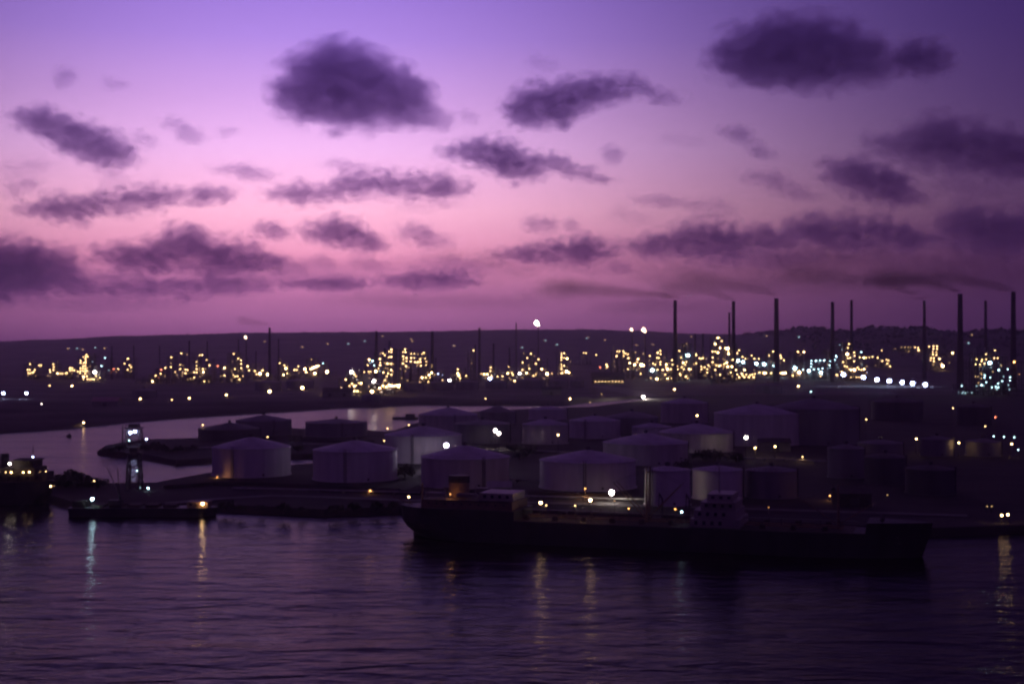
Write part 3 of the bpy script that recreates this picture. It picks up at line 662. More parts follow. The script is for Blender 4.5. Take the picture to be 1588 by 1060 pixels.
lamps = []
for zone, s_ in ((ZA, LA), (ZB, LB), (ZC, LCC), (ZD, LD), (ZE, LE)):
    for tok in s_.split():
        i = len(tok)
        while tok[i-1].isalpha(): i -= 1
        x, y = tok[:i].split(','); suf = tok[i:]
        sz = next((k for k in 'dml' if k in suf), 's'); c = next((k for k in 'wcbor' if k in suf), 'y')
        lamps.append((zone[0]+float(x)/zone[2], zone[1]+float(y)/zone[2], c, sz))
units = [
 (38, 74, 588, 'small refinery unit with a low ring of lamps at the far left'),
 (74, 121, 588, 'low refinery unit with a short string of lamps left of the lamp strung tower'),
 (121, 164, 591, 'slim lamp strung tower of lights standing alone at the left'),
 (164, 212, 586, 'sparse refinery unit with a few scattered lamps right of the lamp strung tower'),
 (212, 272, 594, 'dim refinery unit with lamps climbing to the right'),
 (272, 300, 592, 'refinery unit with stacked lamps beside the thin left chimneys'),
 (300, 332, 594, 'refinery unit with a vertical lamp string below the thin left chimneys'),
 (332, 385, 592, 'refinery unit with a tall lamp string between two thin chimneys'),
 (385, 430, 588, 'refinery unit with two bright lamps at the foot of the smoking left chimney'),
 (430, 466, 588, 'small refinery unit with a zigzag of lamps right of the smoking chimney'),
 (466, 512, 584, 'refinery unit with a sloping bright strip of lights'),
 (512, 564, 611, 'low glaring loading unit of white lamps left of the chimney'),
 (564, 613, 611, 'tall refinery unit of lamps with a glaring row of lights at its foot'),
 (613, 650, 604, 'tall block of lamps left of the thick chimney'),
 (650, 690, 598, 'refinery unit with a lamp cluster at the foot of the thick chimney'),
 (690, 716, 596, 'narrow column of lamps beside a single white lamp'),
 (716, 735, 594, 'small group of three lamps right of the narrow lamp column'),
 (735, 784, 592, 'refinery unit with a bluish lamp at the foot of the pointed chimney'),
 (784, 862, 594, 'wide refinery unit with lamps in a rising arc under the flare stack'),
 (862, 886, 581, 'narrow tower with an unbroken vertical string of lamps'),
 (886, 928, 568, 'distant refinery unit with a few lamps right of the vertical lamp string'),
 (928, 1003, 586, 'refinery unit below the twin flares'),
 (1003, 1074, 590, 'densely lit refinery unit at the foot of the smoking tall chimney'),
 (1074, 1101, 588, 'dim refinery unit between the two densely lit ones'),
 (1101, 1135, 594, 'tallest pyramid of lamps in the middle of the refinery'),
 (1135, 1171, 590, 'refinery unit with warm lamps at the foot of the twin chimneys'),
 (1171, 1222, 584, 'refinery unit with bluish lamps at the foot of the thick chimney'),
 (1222, 1300, 588, 'refinery unit outlined in small cyan lamps'),
 (1300, 1342, 590, 'glowing refinery unit with a lamp string right of the cyan lit one'),
 (1342, 1384, 576, 'refinery unit with an even row of lamps along its top'),
 (1384, 1436, 572, 'hazy refinery unit with a faint arc of lamps'),
 (1436, 1478, 578, 'narrow refinery tower with a square grid of lamps'),
 (1478, 1588, 612, 'refinery unit of small cyan lamps at the right edge'),
]
def process_unit(x0, x1, yb, label, L):
    D = DG(yb, LAND_Z); pc = (x0+x1)/2
    X0 = X_(pc, D)
    t = thing('refinery_unit', label, 'refinery unit', (X0, D, LAND_Z), 0, 'lamp lit refinery units')
    rnd = random.Random(int(pc*10))
    hw = (x1-x0)/2*D/F*.94
    def local(px, py): return X_(px, D)-X0, Z_(py, D)-LAND_Z
    P = [(*local(px, py), c, s) for px, py, c, s in L]
    P = [(x, max(3.0, h), c, s) for x, h, c, s in P]
    bay = 9.0; nb = max(2, int(2*hw/bay)); bw = 2*hw/nb
    hts = []
    for i in range(nb):
        hs = [h for x, h, c, s in P if abs(x-(-hw+(i+.5)*bw)) < bw*.9]
        hts.append((max(hs)+1.5) if hs else rnd.uniform(6, 14))
    fr = MB(); deps = (-9.0, 0.0, 9.0)
    for i in range(nb):
        xa, xb, h = -hw+i*bw+.25, -hw+(i+1)*bw-.25, hts[i]
        for y in deps:
            for x in (xa, xb): fr.box(x-.28, x+.28, y-.28, y+.28, 0, h)
            z = 6.0
            while z < h+.1:
                fr.box(xa, xb, y-.2, y+.2, z-.25, z+.2); z += 6.5
        z = 6.0; k = 0
        while z < h+.1:
            fr.box(xa, xb, deps[0], deps[2], z+.2, z+.32)
            fr.cyl((xa if k % 2 else xb, -9.0, max(.1, z-6)), (xb if k % 2 else xa, -9.0, z), .18, n=4)
            z += 6.5; k += 1
    fr.build('steel_frame', M['steel'], t)
    # tall columns stand where the lamps climb highest
    peaks = sorted(range(nb), key=lambda i: -hts[i])[:max(1, min(4, nb//2))]
    for i in peaks:
        xc = -hw+(i+.5)*bw + rnd.uniform(-1.5, 1.5); r = rnd.uniform(1.3, 2.3); h = hts[i]*rnd.uniform(.9, 1.12)+2
        cb = MB().lathe([(r*1.3, 0), (r, 3), (r, h*.6), (r*.9, h*.62), (r*.9, h), (r*.55, h+r*.7), (.05, h+r*.9)], 12, c=(xc, 3.5))
        co = cb.build('column', M['pale_steel'], t, smooth=True)
        z = 8.0
        while z < h-1:
            MB().lathe([(r+.05, z), (r+1.3, z), (r+1.3, z+.15), (r+.05, z+.15)], 10, c=(xc, 3.5)).build('platform', M['steel'], co); z += 8.5
    for k in range(max(1, nb//3)):
        xc = rnd.uniform(-hw*.8, hw*.8); L_ = rnd.uniform(7, 12); z = rnd.choice((7.6, 14.2)); r = 1.3
        MB().cyl((xc-L_/2, -4.5, z), (xc+L_/2, -4.5, z), r, n=12).ball((xc-L_/2, -4.5, z), r, 0, 1, (.6, 1, 1)).ball((xc+L_/2, -4.5, z), r, 0, 1, (.6, 1, 1)).build('drum', M['pale_steel'], t)
    xf = rnd.uniform(-hw*.6, hw*.6)
    MB().prism([(xf-6, 13), (xf+6, 13), (xf+6, 23), (xf-6, 23)], 0, 11).lathe([(4, 11), (1.6, 15), (1.4, 22), (1.5, 22.2)], 10, c=(xf, 18)).build('furnace', M['stack'], t)
    MB().box(-hw, hw, -14, -11, 4.6, 5.0).path([(-hw, -13.4, 5.3), (hw, -13.4, 5.3)], .3).path([(-hw, -12.5, 5.3), (hw, -12.5, 5.3)], .3).path([(-hw, -11.6, 5.25), (hw, -11.6, 5.25)], .22).build('pipe_rack', M['steel'], t)
    rk = MB()
    for i in range(nb+1):
        rk.box(-hw+i*bw-.2, -hw+i*bw+.2, -13.9, -13.5, 0, 4.6); rk.box(-hw+i*bw-.2, -hw+i*bw+.2, -11.5, -11.1, 0, 4.6)
    rk.build('rack_leg', M['steel'], t)['kind'] = 'stuff'
    lit = sorted(P, key=lambda p: 'dsml'.index(p[3]))[-2:] if len(P) > 4 else P[-1:]
    for p in P:
        x, h, c, s = p
        r = LR[s]*D/1000*rnd.uniform(.8, 1.15); y = -9.0 - .5 - r*1.8
        put('lamp', lamp_globe(c, s, round(r*2)/2 if r > 1 else round(r*4)/4), t, (x, y, h))
    for x, h, c, s in P:          # weaker fittings between the bright ones
        if rnd.random() < .75:
            put('lamp', lamp_globe(c, 'd', .5), t, (max(-hw, min(hw, x+rnd.uniform(-7, 7))), -10.4, max(2.5, h*rnd.uniform(.35, 1.0))))
    for x, h, c, s in lit:
        point_light(t, (x, -13.0, h-1.6), LC[c], 2200 if s in 'ml' else 1200, .8)
    return t
for x0, x1, yb, lab in units:
    process_unit(x0, x1, yb, lab, [l for l in lamps if x0 <= l[0] < x1 and l[1] < yb+2])

# ------------------------------------------------------------------ chimneys and flares
def chimney(px, ytop, ybase, wpx, label, cap=True, name='chimney', cat='chimney', group='refinery chimneys', m='stack'):
    D = DG(ybase, LAND_Z); h = Z_(ytop, D)-LAND_Z; r = wpx*D/F/2
    t = thing(name, label, cat, (X_(px, D), D, LAND_Z), 0, group)
    MB().lathe([(r*1.5, 0), (r*1.42, 2), (r*1.25, h*.25), (r*1.08, h*.6), (r*.95, h-1.2), (r*1.02, h-1), (r*1.02, h), (r*.75, h), (r*.7, h-3), (.02, h-3.1)], 20).build('shaft', M[m], t)
    for f in (.5, .75, .93):
        rr = r*(1.42-.5*f); MB().lathe([(rr*.9, h*f), (rr+1.0, h*f), (rr+1.0, h*f+.25), (rr*.9, h*f+.25)], 16).build('gallery', M['steel'], t)
    MB().cyl((0, -r*1.5, 0), (0, -r*.98, h), .22, n=5).build('ladder', M['steel'], t)
    return t, X_(px, D), D, h
ch = [
 (1047, 465.5, 592, 5.4, 'tall smoking chimney left of the densest lamps'),
 (1131, 484, 590, 3.2, 'shorter slim chimney of the close pair'),
 (1137.5, 467, 592, 5.2, 'tall chimney of the close pair'),
 (1204, 462.5, 592, 7.0, 'thick chimney right of the close pair'),
 (1291, 468, 592, 5.4, 'dark chimney above the cyan lit unit'),
 (1320.5, 465, 590, 4.2, 'slender chimney right of the cyan lit unit'),
 (1433.5, 466, 588, 4.4, 'slender smoking chimney behind the hill at the right'),
 (1489, 455.5, 604, 7.6, 'thickest tall chimney near the right edge'),
 (1528.5, 466, 590, 4.2, 'slim chimney between the two thick ones at the right'),
 (1571.5, 452.5, 604, 7.2, 'thick chimney closest to the right edge'),
 (583.5, 513, 588, 4.2, 'chimney beside the tall lamp unit left of the middle'),
 (670.5, 513, 592, 4.4, 'thick dark chimney in the middle left'),
 (743.5, 508, 588, 3.4, 'chimney with a thin pointed tip'),
 (737, 534, 586, 2.2, 'short thin chimney left of the pointed one'),
 (765.5, 532, 588, 2.4, 'short chimney right of the pointed one'),
 (790, 538, 586, 2.4, 'stubby chimney left of the thin needle mast'),
 (800.5, 500, 590, 1.9, 'thin needle like mast left of the big flare'),
 (418, 507.5, 592, 3.4, 'faintly smoking chimney at the left'),
 (432, 525, 590, 2.0, 'thin chimney just right of the faintly smoking one'),
 (370, 526, 590, 2.0, 'thin chimney left of the little flare'),
 (397, 544, 588, 1.8, 'short thin stub left of the faintly smoking chimney'),
 (321.5, 528, 590, 1.9, 'thin chimney with a lamp string at its left'),
 (293.5, 528, 590, 2.2, 'thin chimney right of the dim refinery unit'),
 (247.5, 536, 588, 1.6, 'faint thin chimney in the gap between left units'),
 (207.5, 535, 588, 1.8, 'faint chimney right of the sparse unit'),
 (173.5, 536, 588, 1.8, 'faint chimney above the sparse unit'),
 (1078, 517, 586, 3.0, 'left one of two dim stubs between the lit units'),
 (1090, 517, 586, 3.0, 'right one of two dim stubs between the lit units'),
]
CH = {}
for c in ch: CH[c[0]] = chimney(*c)
def flame_mat(name, c, s):
    return emit(name, c, s)
M['flame'] = flame_mat('flare_flame', (1.0, .62, .4), 10.0); M['flame_white'] = flame_mat('flare_flame_white', (1.0, .85, .74), 20.0)
def flare(px, py, ybase, rpx, label, m, lean=-.8):
    D = DG(ybase, LAND_Z); z = Z_(py, D)-LAND_Z; r = rpx*D/F
    t = thing('flare_stack', label, 'flare', (X_(px, D)-lean*r, D, LAND_Z), 0, 'burning flare stacks')
    h = z-r
    MB().lathe([(1.3, 0), (1.0, h*.4), (.8, h), (.6, h), (.02, h-.2)], 10).build('riser', M['steel'], t)
    g = MB()
    for a in range(3):
        an = a*2.094+.5; g.cyl((math.cos(an)*h*.35, math.sin(an)*h*.35, 0), (0, 0, h*.8), .09, n=4)
    g.build('guy_wire', M['steel'], t)
    fl = MB(); prof = [(.25, 0), (.7, .35), (1.0, .9), (.95, 1.4), (.6, 1.9), (.2, 2.3), (.02, 2.45)]
    fl.lathe([(a*r, b*r) for a, b in prof], 14)
    fl.v = [(x+lean*min(1, z/(1.0*r))*r + .12*r*noise.noise(Vector((x, y, z))*.4), y + .12*r*noise.noise(Vector((x+9, y, z))*.4), z+h-.1) for x, y, z in fl.v]
    fl.build('flame', m, t, smooth=True)
    point_light(t, (lean*r*2.5, -r*2, h+r), (1, .7, .4), 5000, r)
    return t
flare(832, 501.5, 592, 3.5, 'tall flare stack with the biggest white burning flame', M['flame_white'])
flare(979, 511, 588, 1.9, 'left smaller flare of the twin burning flares', M['flame'])
flare(998, 512, 588, 3.2, 'right larger flare of the twin burning flares', M['flame'])
flare(380.5, 523, 588, 1.8, 'little flare burning among the thin chimneys at the left', M['flame'])

# ------------------------------------------------------------------ far sheds, houses on the hill
def shed(px0, px1, ybase, hgt, depth, label, roof='roof', wall='concrete', lampsx=(), lampy=None, name='shed', cat='shed'):
    D = DG(ybase, LAND_Z); xa, xb = X_(px0, D), X_(px1, D); xc = (xa+xb)/2; w2 = (xb-xa)/2
    t = thing(name, label, cat, (xc, D, LAND_Z))
    MB().box(-w2, w2, 0, depth, 0, hgt).build('wall', M[wall], t)
    rb = MB(); o = .6; rh = depth*.22
    rb._add([(-w2-o, -o, hgt), (w2+o, -o, hgt), (w2+o, depth/2, hgt+rh), (-w2-o, depth/2, hgt+rh), (-w2-o, depth+o, hgt), (w2+o, depth+o, hgt), (-w2-o, -o, hgt+.25), (w2+o, -o, hgt+.25), (w2+o, depth/2, hgt+rh+.25), (-w2-o, depth/2, hgt+rh+.25), (-w2-o, depth+o, hgt+.25), (w2+o, depth+o, hgt+.25)],
            [(6, 7, 8, 9), (9, 8, 11, 10), (0, 3, 2, 1), (3, 4, 5, 2), (0, 1, 7, 6), (4, 10, 11, 5), (0, 6, 9, 3), (3, 9, 10, 4), (1, 2, 8, 7), (2, 5, 11, 8)])
    rb.build('roof', M[roof], t)
    nd = max(1, int(w2*2/14))
    for i in range(nd):
        x = -w2+(i+.5)*2*w2/nd
        MB().box(x-1.8, x+1.8, -.12, 0.0, 0.05, min(hgt*.7, 4)).build('door', M['steel'], t)
    for px in lampsx:
        put('lamp', lamp_globe('y', 's', .5), t, (X_(px, D)-xc, -2.2, Z_(lampy, D)-LAND_Z))
    return t
shed(142, 182, 630, 5, 16, 'long low shed with a pale pinkish roof on the far left shore', 'redroof')
t9 = shed(918, 968, 594.5, 11, 26, 'long shed fronted by an even row of nine yellow lamps', 'steel', 'steel', [900+x/4.9625 for x in (118, 143, 168, 193, 220, 247, 272, 297, 322)], 591.2)
shed(500, 545, 615, 6, 18, 'long dark shed on the far shore below the glaring loading lamps', 'steel')
shed(840, 870, 612, 6, 14, 'dark low shed on the far shore above the small white tank', 'steel')
hs_rnd = random.Random(3); n_house = 0
house_me = {}
for px, py in sorted([(107, 540), (129, 541), (121, 539), (150, 538), (164, 539), (468, 537), (508, 532.5), (540, 532.5), (410, 528.5), (637, 525), (640, 528), (703, 535), (809, 538), (845, 527), (864, 533), (911, 522), (939, 526), (910, 523.5), (1012, 533), (1189, 521), (1072, 521), (1238, 522), (1255, 522.5), (1499, 531), (1505, 519.5), (985, 534), (566, 528), (593, 521)]):
    D = 3500.0
    while D < ridge_D(px)*.98 and Z_(py, D) < terrain_z(px, D)+4: D += 40   # walk up the slope to where the light stands
    lo = 3400.0; best = None
    D = lo
    while D < ridge_D(px):
        if Z_(py, D) <= terrain_z(px, D)+5: best = D; break
        D += 25
    if best is None: best = ridge_D(px)*.95
    D = best; g = terrain_z(px, D)-.4
    t = thing('hill_house', '%s from the left of the faint house lights on the distant hills' % ORD[n_house], 'house', (X_(px, D), D, g), hs_rnd.uniform(-.5, .5), 'houses on the distant hills')
    if not house_me:
        house_me['wall'] = MB().box(-7, 7, -4, 4, 0, 4.5).mesh('wall', M['concrete'])
        house_me['roof'] = MB()._add([(-7.6, -4.6, 4.5), (7.6, -4.6, 4.5), (7.6, 4.6, 4.5), (-7.6, 4.6, 4.5), (-7, 0, 7.2), (7, 0, 7.2)], [(0, 1, 5, 4), (2, 3, 4, 5), (0, 4, 3), (1, 2, 5), (0, 3, 2, 1)]).mesh('roof', M['redroof'])
        house_me['lamp'] = lamp_globe('y', 'd', 1.3); house_me['lamp2'] = lamp_globe('c', 'd', 1.3)
    n_house += 1
    put('wall', house_me['wall'], t); put('roof', house_me['roof'], t)
    put('lamp', house_me['lamp' if hs_rnd.random() < .6 else 'lamp2'], t, (0, -7.5, 3.6))

# scrub on the ridge: one uncountable mass
def scrub():
    rnd = random.Random(11); mb = MB()
    for k in range(2600):
        px = rnd.uniform(-60, 1660); Dr = ridge_D(px); D = Dr + rnd.uniform(-700, 60)
        if px < 1150 and rnd.random() < .5: continue
        z = terrain_z(px, D); r = rnd.uniform(2.0, 6.5) if px > 1150 else rnd.uniform(1.2, 3.2)
        c = (X_(px, D), D, z+r*.3); o = len(mb.v)
        n = 6
        vs = [(c[0]+math.cos(i*2*math.pi/n)*r*rnd.uniform(.7, 1.3), c[1]+math.sin(i*2*math.pi/n)*r, c[2]+rnd.uniform(-.3, .3)*r) for i in range(n)] + [(c[0]+rnd.uniform(-.4, .4)*r, c[1], c[2]+r*rnd.uniform(.6, 1.2)), (c[0], c[1], c[2]-r)]
        mb._add(vs, [(i, (i+1) % n, n) for i in range(n)] + [((i+1) % n, i, n+1) for i in range(n)])
    o = mb.build('hill_scrub', M['leaf']); o['kind'] = 'stuff'; o['label'] = 'dark low scrub along the crest of the distant hills'; o['category'] = 'scrub'
scrub()

# ------------------------------------------------------------------ ships
def hull_shape(L, Bm, zs, xs, xb, stern_len, bow_len, stern_p=2.0, bow_p=2.0):
    """stations by waterlines; returns rows of (x, half breadth)"""
    us = [0, .004, .012, .03, .06, .1, .16, .25, .4, .55, .7, .78, .84, .89, .93, .96, .98, .992, 1.0]
    rows = []
    for z in zs:
        a, b = xs(z), xb(z); row = []
        for u in us:
            f = 1.0
            if u < stern_len: f *= max(0.0, 1-(1-u/stern_len)**stern_p)**.6
            if 1-u < bow_len: f *= max(0.0, 1-(1-(1-u)/bow_len)**bow_p)
            row.append((a+(b-a)*u, max(.02, Bm/2*f)))
        rows.append(row)
    return rows
def loft(rows, zs, cap=True):
    mb = MB(); n = len(rows[0]); vs = []
    for row, z in zip(rows, zs):
        vs += [(x, -b, z) for x, b in row] + [(x, b, z) for x, b in reversed(row)]
    m = 2*n; fs = []
    for k in range(len(zs)-1):
        for i in range(m):
            j = (i+1) % m; fs.append((k*m+i, k*m+j, (k+1)*m+j, (k+1)*m+i))
    top = (len(zs)-1)*m
    if cap:
        for i in range(n-1): fs.append((top+i, top+i+1, top+m-2-i, top+m-1-i))
    mb._add(vs, fs); return mb
def rail(mb, pts, h=1.1, step=3.0, r=.05):
    for a, b in zip(pts[:-1], pts[1:]):
        a, b = Vector(a), Vector(b); k = max(1, int((b-a).length/step))
        for i in range(k+1):
            p = a.lerp(b, i/k); mb.cyl(p, p+Vector((0, 0, h)), r, n=4)
        for q in (h, h*.5): mb.cyl(a+Vector((0, 0, q)), b+Vector((0, 0, q)), r*.8, n=4)
    return mb
S0 = Vector((X_(640, 478), 478 + 2)); B0 = Vector((X_(1433, 428), 428 + 2))
SL = (B0-S0).length; SA = math.atan2(B0.y-S0.y, B0.x-S0.x)
def ship_local(px, py, dy=0.0):
    k = (px-CX)/F; d = (B0-S0).normalized(); nrm_ = Vector((-d.y, d.x)); o = S0 + nrm_*dy
    t = (k*o.y-o.x)/(d.x-k*d.y); p = o+d*t
    return t, dy, Z_(py, p.y)
ship = thing('tanker_ship', 'long dark hulled tanker ship moored across the harbour with deck lamps', 'ship', (S0.x, S0.y, 0), SA)
ZD_ = 7.4
zs = [-2.0, -.6, .6, 1.8, 3.2, 5.2, ZD_]
xs = lambda z: -4 + 7.5*max(0, 1-max(z, -1)/ZD_)**2.4
xb = lambda z: SL + 2.6*max(0, z)/ZD_
hr_ = hull_shape(SL, 21, zs, xs, xb, .13, .24)
loft(hr_, zs).build('hull', [M['hull']], ship)
top_row = hr_[-1]
def outline_part(name, u0, u1, z0, z1, m, grow=0.0):
    row = [p for p in top_row if u0 <= (p[0]+4)/(SL+6.6) <= u1]
    loft([[(x, b+grow*.2) for x, b in row], [(x + (0 if 0.1 < (x/SL) < .9 else grow*(1 if x > SL/2 else -1)), b+grow) for x, b in row]], [z0, z1]).build(name, M[m], ship)
outline_part('poop', 0, .26, ZD_+.01, 10.3, 'hull', .2)
outline_part('forecastle', .88, 1, ZD_+.01, 10.6, 'hull', .5)
xsx = lambda px: ship_local(px, 800)[0]
d_ = MB()
d_.box(xsx(735), SL*.88, -9.2, 9.2, ZD_+.02, ZD_+.12); d_.build('deck', M['deck'], ship)
# after house
ah = MB().box(xsx(668), xsx(806), -8.6, 8.6, 10.32, 13.0).build('after_house', M['buff'], ship)
for k in range(10):
    x = xsx(668)+2.5+k*2.9
    MB().cyl((x, -8.63, 11.9), (x, -8.58, 11.9), .28, n=10).build('porthole', M['glass'], ah)
MB().box(xsx(672), xsx(802), -9.6, 9.6, 13.0, 13.2).build('boat_deck', M['deck'], ship)
uh = MB().box(xsx(752), xsx(805), -6.5, 6.5, 13.2, 15.6).build('upper_house', M['white'], ship)
for k in range(4):
    x = xsx(752)+1.6+k*2.6; MB().box(x, x+1.0, -6.54, -6.5, 14.0, 15.0).build('window', M['glass'], uh)
fx = xsx(712)
fn = MB(); 
fr_ = [(fx+3.6*math.cos(a)*1.0, 2.4*math.sin(a)) for a in [i*2*math.pi/20 for i in range(20)]]
fn.prism(fr_, 13.2, 20.2); fno = fn.build('funnel', M['buff'], ship)
MB().prism([(fx+(x-fx)*1.03, y*1.03) for x, y in fr_], 18.2, 20.5).build('funnel_cap', M['hull'], fno)
for sx in (690, 738):
    lx = xsx(sx)
    for sd in (-1, 1):
        lb = MB(); 
        rws = [[(lx-3.6+7.2*u, w_*math.sin(math.pi*min(.98, max(.02, u)))**.6) for u in (0, .1, .25, .5, .75, .9, 1)] for w_ in (.25, .8, 1.05)]
        lbm = loft(rws, [14.3, 14.9, 15.6]); lbm.v = [(x, y+sd*8.9, z) for x, y, z in lbm.v]
        lo = lbm.build('lifeboat', M['white'], ship)
        dv = MB()
        for dx in (-2.6, 2.6): dv.path([(lx+dx, sd*7.6, 13.2), (lx+dx, sd*7.6, 16.6), (lx+dx, sd*8.9, 17.2)], .12)
        dv.build('davit', M['white'], lo)
# rudder and screw
MB().box(.2, 2.6, -.25, .25, -2, 2.1).build('rudder', M['hull'], ship)
pr = MB().cyl((2.7, 0, .4), (4.4, 0, .4), .5, .35, 10)
for k in range(4):
    a = k*math.pi/2+.6; pr._add([(3.2, math.cos(a)*.3, .4+math.sin(a)*.3), (3.7, math.cos(a+.35)*1.6, .4+math.sin(a+.35)*1.6), (3.4, math.cos(a)*2.1, .4+math.sin(a)*2.1), (2.9, math.cos(a-.3)*1.5, .4+math.sin(a-.3)*1.5)], [(0, 1, 2, 3)])
pr.build('propeller', M['buff'], ship)
# midship bridge house, white
m0, m1 = xsx(1086), xsx(1146)
for k, (a, b, w_, z0, z1) in enumerate([(-1.5, 1.5, 9.4, ZD_+.12, 10.2), (-.5, .5, 8.6, 10.2, 12.8), (1.4, 0, 7.4, 12.8, 15.3), (3.2, -1.2, 6.0, 15.3, 17.6)]):
    ho = MB().box(m0+a, m1+b, -w_, w_, z0, z1).build('bridge_house', M['white'], ship)
    for j in range(4):
        x = m0+a+1.3+j*2.5
        if x+1 < m1+b: MB().box(x, x+1.0, -w_-.04, -w_, z0+.9, z1-.6).build('window', M['glass'], ho)
MB().box(m0+3, m1-1.2, -10.4, 10.4, 15.25, 15.42).build('bridge_wing', M['white'], ship)
MB().cyl((m0+6, 0, 17.6), (m0+6, 0, 27), .3, .12, 8).path([(m0+6, -3, 23.5), (m0+6, 3, 23.5)], .1).build('signal_mast', M['white'], ship)
# masts and kingposts
def mast(px, ytop, pair, m='buff'):
    x = xsx(px); zt = ship_local(px, ytop)[2]
    for sd in ((-2.2, 2.2) if pair else (0,)):
        MB().cyl((x, sd, ZD_+.1), (x, sd, zt), .5, .28, 10).build('kingpost' if pair else 'mast', M[m], ship)
        for dx in (-1, 1):
            MB().cyl((x+dx*.8, sd, ZD_+2), (x+dx*11, sd+.5, zt-5), .2, .14, 6).build('derrick_boom', M[m], ship)
            MB().cyl((x, sd, zt-.3), (x+dx*11, sd+.5, zt-5), .05, n=4).build('stay', M['steel'], ship)
    if pair: MB().cyl((x, -2.2, zt-1.5), (x, 2.2, zt-1.5), .25, n=8).build('crosstree', M[m], ship)
mast(1005, 724, True); mast(1300, 752, False); mast(655, 748, False)
# catwalk, pipes and hatches
cwk = MB().box(xsx(806), m0-1.5, -.9, .9, 10.0, 10.15); rail(cwk, [(xsx(806), -.9, 10.15), (m0-1.5, -.9, 10.15)]); rail(cwk, [(m1+1.5, -.9, 10.15), (SL*.88, -.9, 10.15)]); cwk.box(m1+1.5, SL*.885, -.9, .9, 10.0, 10.15)
x = xsx(812)
while x < SL*.88:
    if not (m0-2 < x < m1+2):
        cwk.cyl((x, -.7, ZD_+.12), (x, -.7, 10), .1, n=5); cwk.cyl((x, .7, ZD_+.12), (x, .7, 10), .1, n=5)
    x += 6
cwk.build('catwalk', M['steel'], ship)
for y in (-3, -2.2, 2.4, 3.2):
    MB().cyl((xsx(815), y, ZD_+.8), (m0-2, y, ZD_+.8), .22, n=8).cyl((m1+2, y, ZD_+.8), (SL*.86, y, ZD_+.8), .22, n=8).build('deck_pipe', M['buff'], ship)
x = xsx(825)
while x < SL*.86:
    if not (m0-4 < x < m1+4):
        for y in (-6, 6): MB().cyl((x, y, ZD_+.1), (x, y, ZD_+1.3), 1.0, .95, 12).ball((x, y, ZD_+1.3), .95, 0, 1, (1, 1, .35)).build('tank_hatch', M['deck'], ship)
    x += 9.5
pts = [(x, -b-.1, 10.3) for x, b in top_row if x < xsx(806) and x < SL*.25]; rail(MB(), pts).build('railing', M['steel'], ship)
pts = [(x, -b+.1, ZD_) for x, b in top_row if SL*.22 < x < SL*.89]; rail(MB(), pts).build('railing', M['steel'], ship)
pts = [(x+.3, -b-.4, 10.6) for x, b in top_row if x > SL*.885]; rail(MB(), pts).build('railing', M['steel'], ship)
wl = MB()
for sd in (-1, 1): wl.cyl((SL*.93, sd*2, 10.6), (SL*.93, sd*2+1.2*sd, 10.6+1.0), .6, n=10)
wl.build('windlass', M['steel'], ship)
MB().box(SL*.955, SL*.96, -5.2, -4.6, 4.2, 6.4).box(SL*.952, SL*.963, -5.35, -4.75, 4.0, 4.6).build('anchor', M['hull'], ship)
for px, py, c, s, pw in [(634, 770, 'y', 'm', 500), (838.5, 779, 'y', 'l', 1800), (847, 783, 'y', 's', 0), (892, 783.5, 'y', 's', 300), (915.5, 775, 'y', 'l', 1800), (953, 776, 'y', 'd', 0), (975, 788, 'o', 's', 300), (1047, 789, 'o', 's', 250), (1057, 793, 'c', 'm', 500), (1192, 786, 'o', 'd', 60), (666, 783, 'o', 'd', 250), (702, 786, 'o', 'd', 300), (765, 787, 'o', 'd', 250), (712, 796, 'o', 'd', 0), (1092, 793, 'r', 'd', 120)]:
    lx, ly, lz = ship_local(px, py, -9.0 if px in (712,) else -6.5)
    floor_z = 10.3 if px < 806 else ZD_
    o = put('lamp', lamp_globe(c, s, LR[s]*.5), ship, (lx, ly, lz))
    if lz > floor_z+.4: MB().cyl((lx, ly+LR[s]*.9, floor_z), (lx, ly+LR[s]*.9, lz+.6*LR[s]), .07, n=5).build('lamp_post', M['steel'], ship)
    if pw: point_light(ship, (lx, ly-.5, lz-.3), LC[c], pw*.17, .2)
# a lamp that lights the funnel
point_light(ship, (fx-1, -5.6, 14.6), LC['o'], 700, .2); put('lamp', lamp_globe('o', 'd', .22), ship, (fx-1, -5.9, 14.9)); MB().cyl((fx-1, -5.5, 13.2), (fx-1, -5.5, 15.2), .07, n=5).build('lamp_post', M['steel'], ship)

# freighter at the left edge, stern towards the barge
DLs = 575.0
Lf = 122.0
fr = thing('freighter', 'freighter with a row of small lamps along its upper deck at the left edge', 'ship', (X_(84, DLs), DLs, 0), math.pi)
zs2 = [-2, 0, 2, 5, 9.2]
rows2 = hull_shape(Lf, 17, zs2, lambda z: 3.5*max(0, 1-max(z, 0)/9.2)**2, lambda z: Lf+.3*z, .12, .22)
loft(rows2, zs2).build('hull', M['hull'], fr)
h1 = MB().box(2.5, 34, -7.4, 7.4, 9.22, 12.4).build('after_house', M['wood'], fr)
h2 = MB().box(5, 30, -6.4, 6.4, 12.4, 14.6).build('upper_house', M['wood'], fr)
h3 = MB().box(6.5, 15, -5.6, 5.6, 14.6, 17.4).build('wheelhouse', M['wood'], fr)
MB().box(5.8, 15.8, -6.6, 6.6, 17.4, 17.65).build('wheelhouse_roof', M['wood'], fr)
for k in range(7):
    MB().box(4+k*3.6, 5.2+k*3.6, 7.4, 7.44, 10.4, 11.5).build('window', M['glass'], h1)
MB().cyl((20, 0, 14.6), (20, 0, 20), 1.8, 1.6, 14).build('funnel', M['hull'], fr)
MB().cyl((8.5, 0, 17.6), (8.5, 0, 23.5), .22, .1, 6).path([(8.5, -2, 21), (8.5, 2, 21)], .08).build('mast', M['steel'], fr)
for px in (45, 78):
    pass
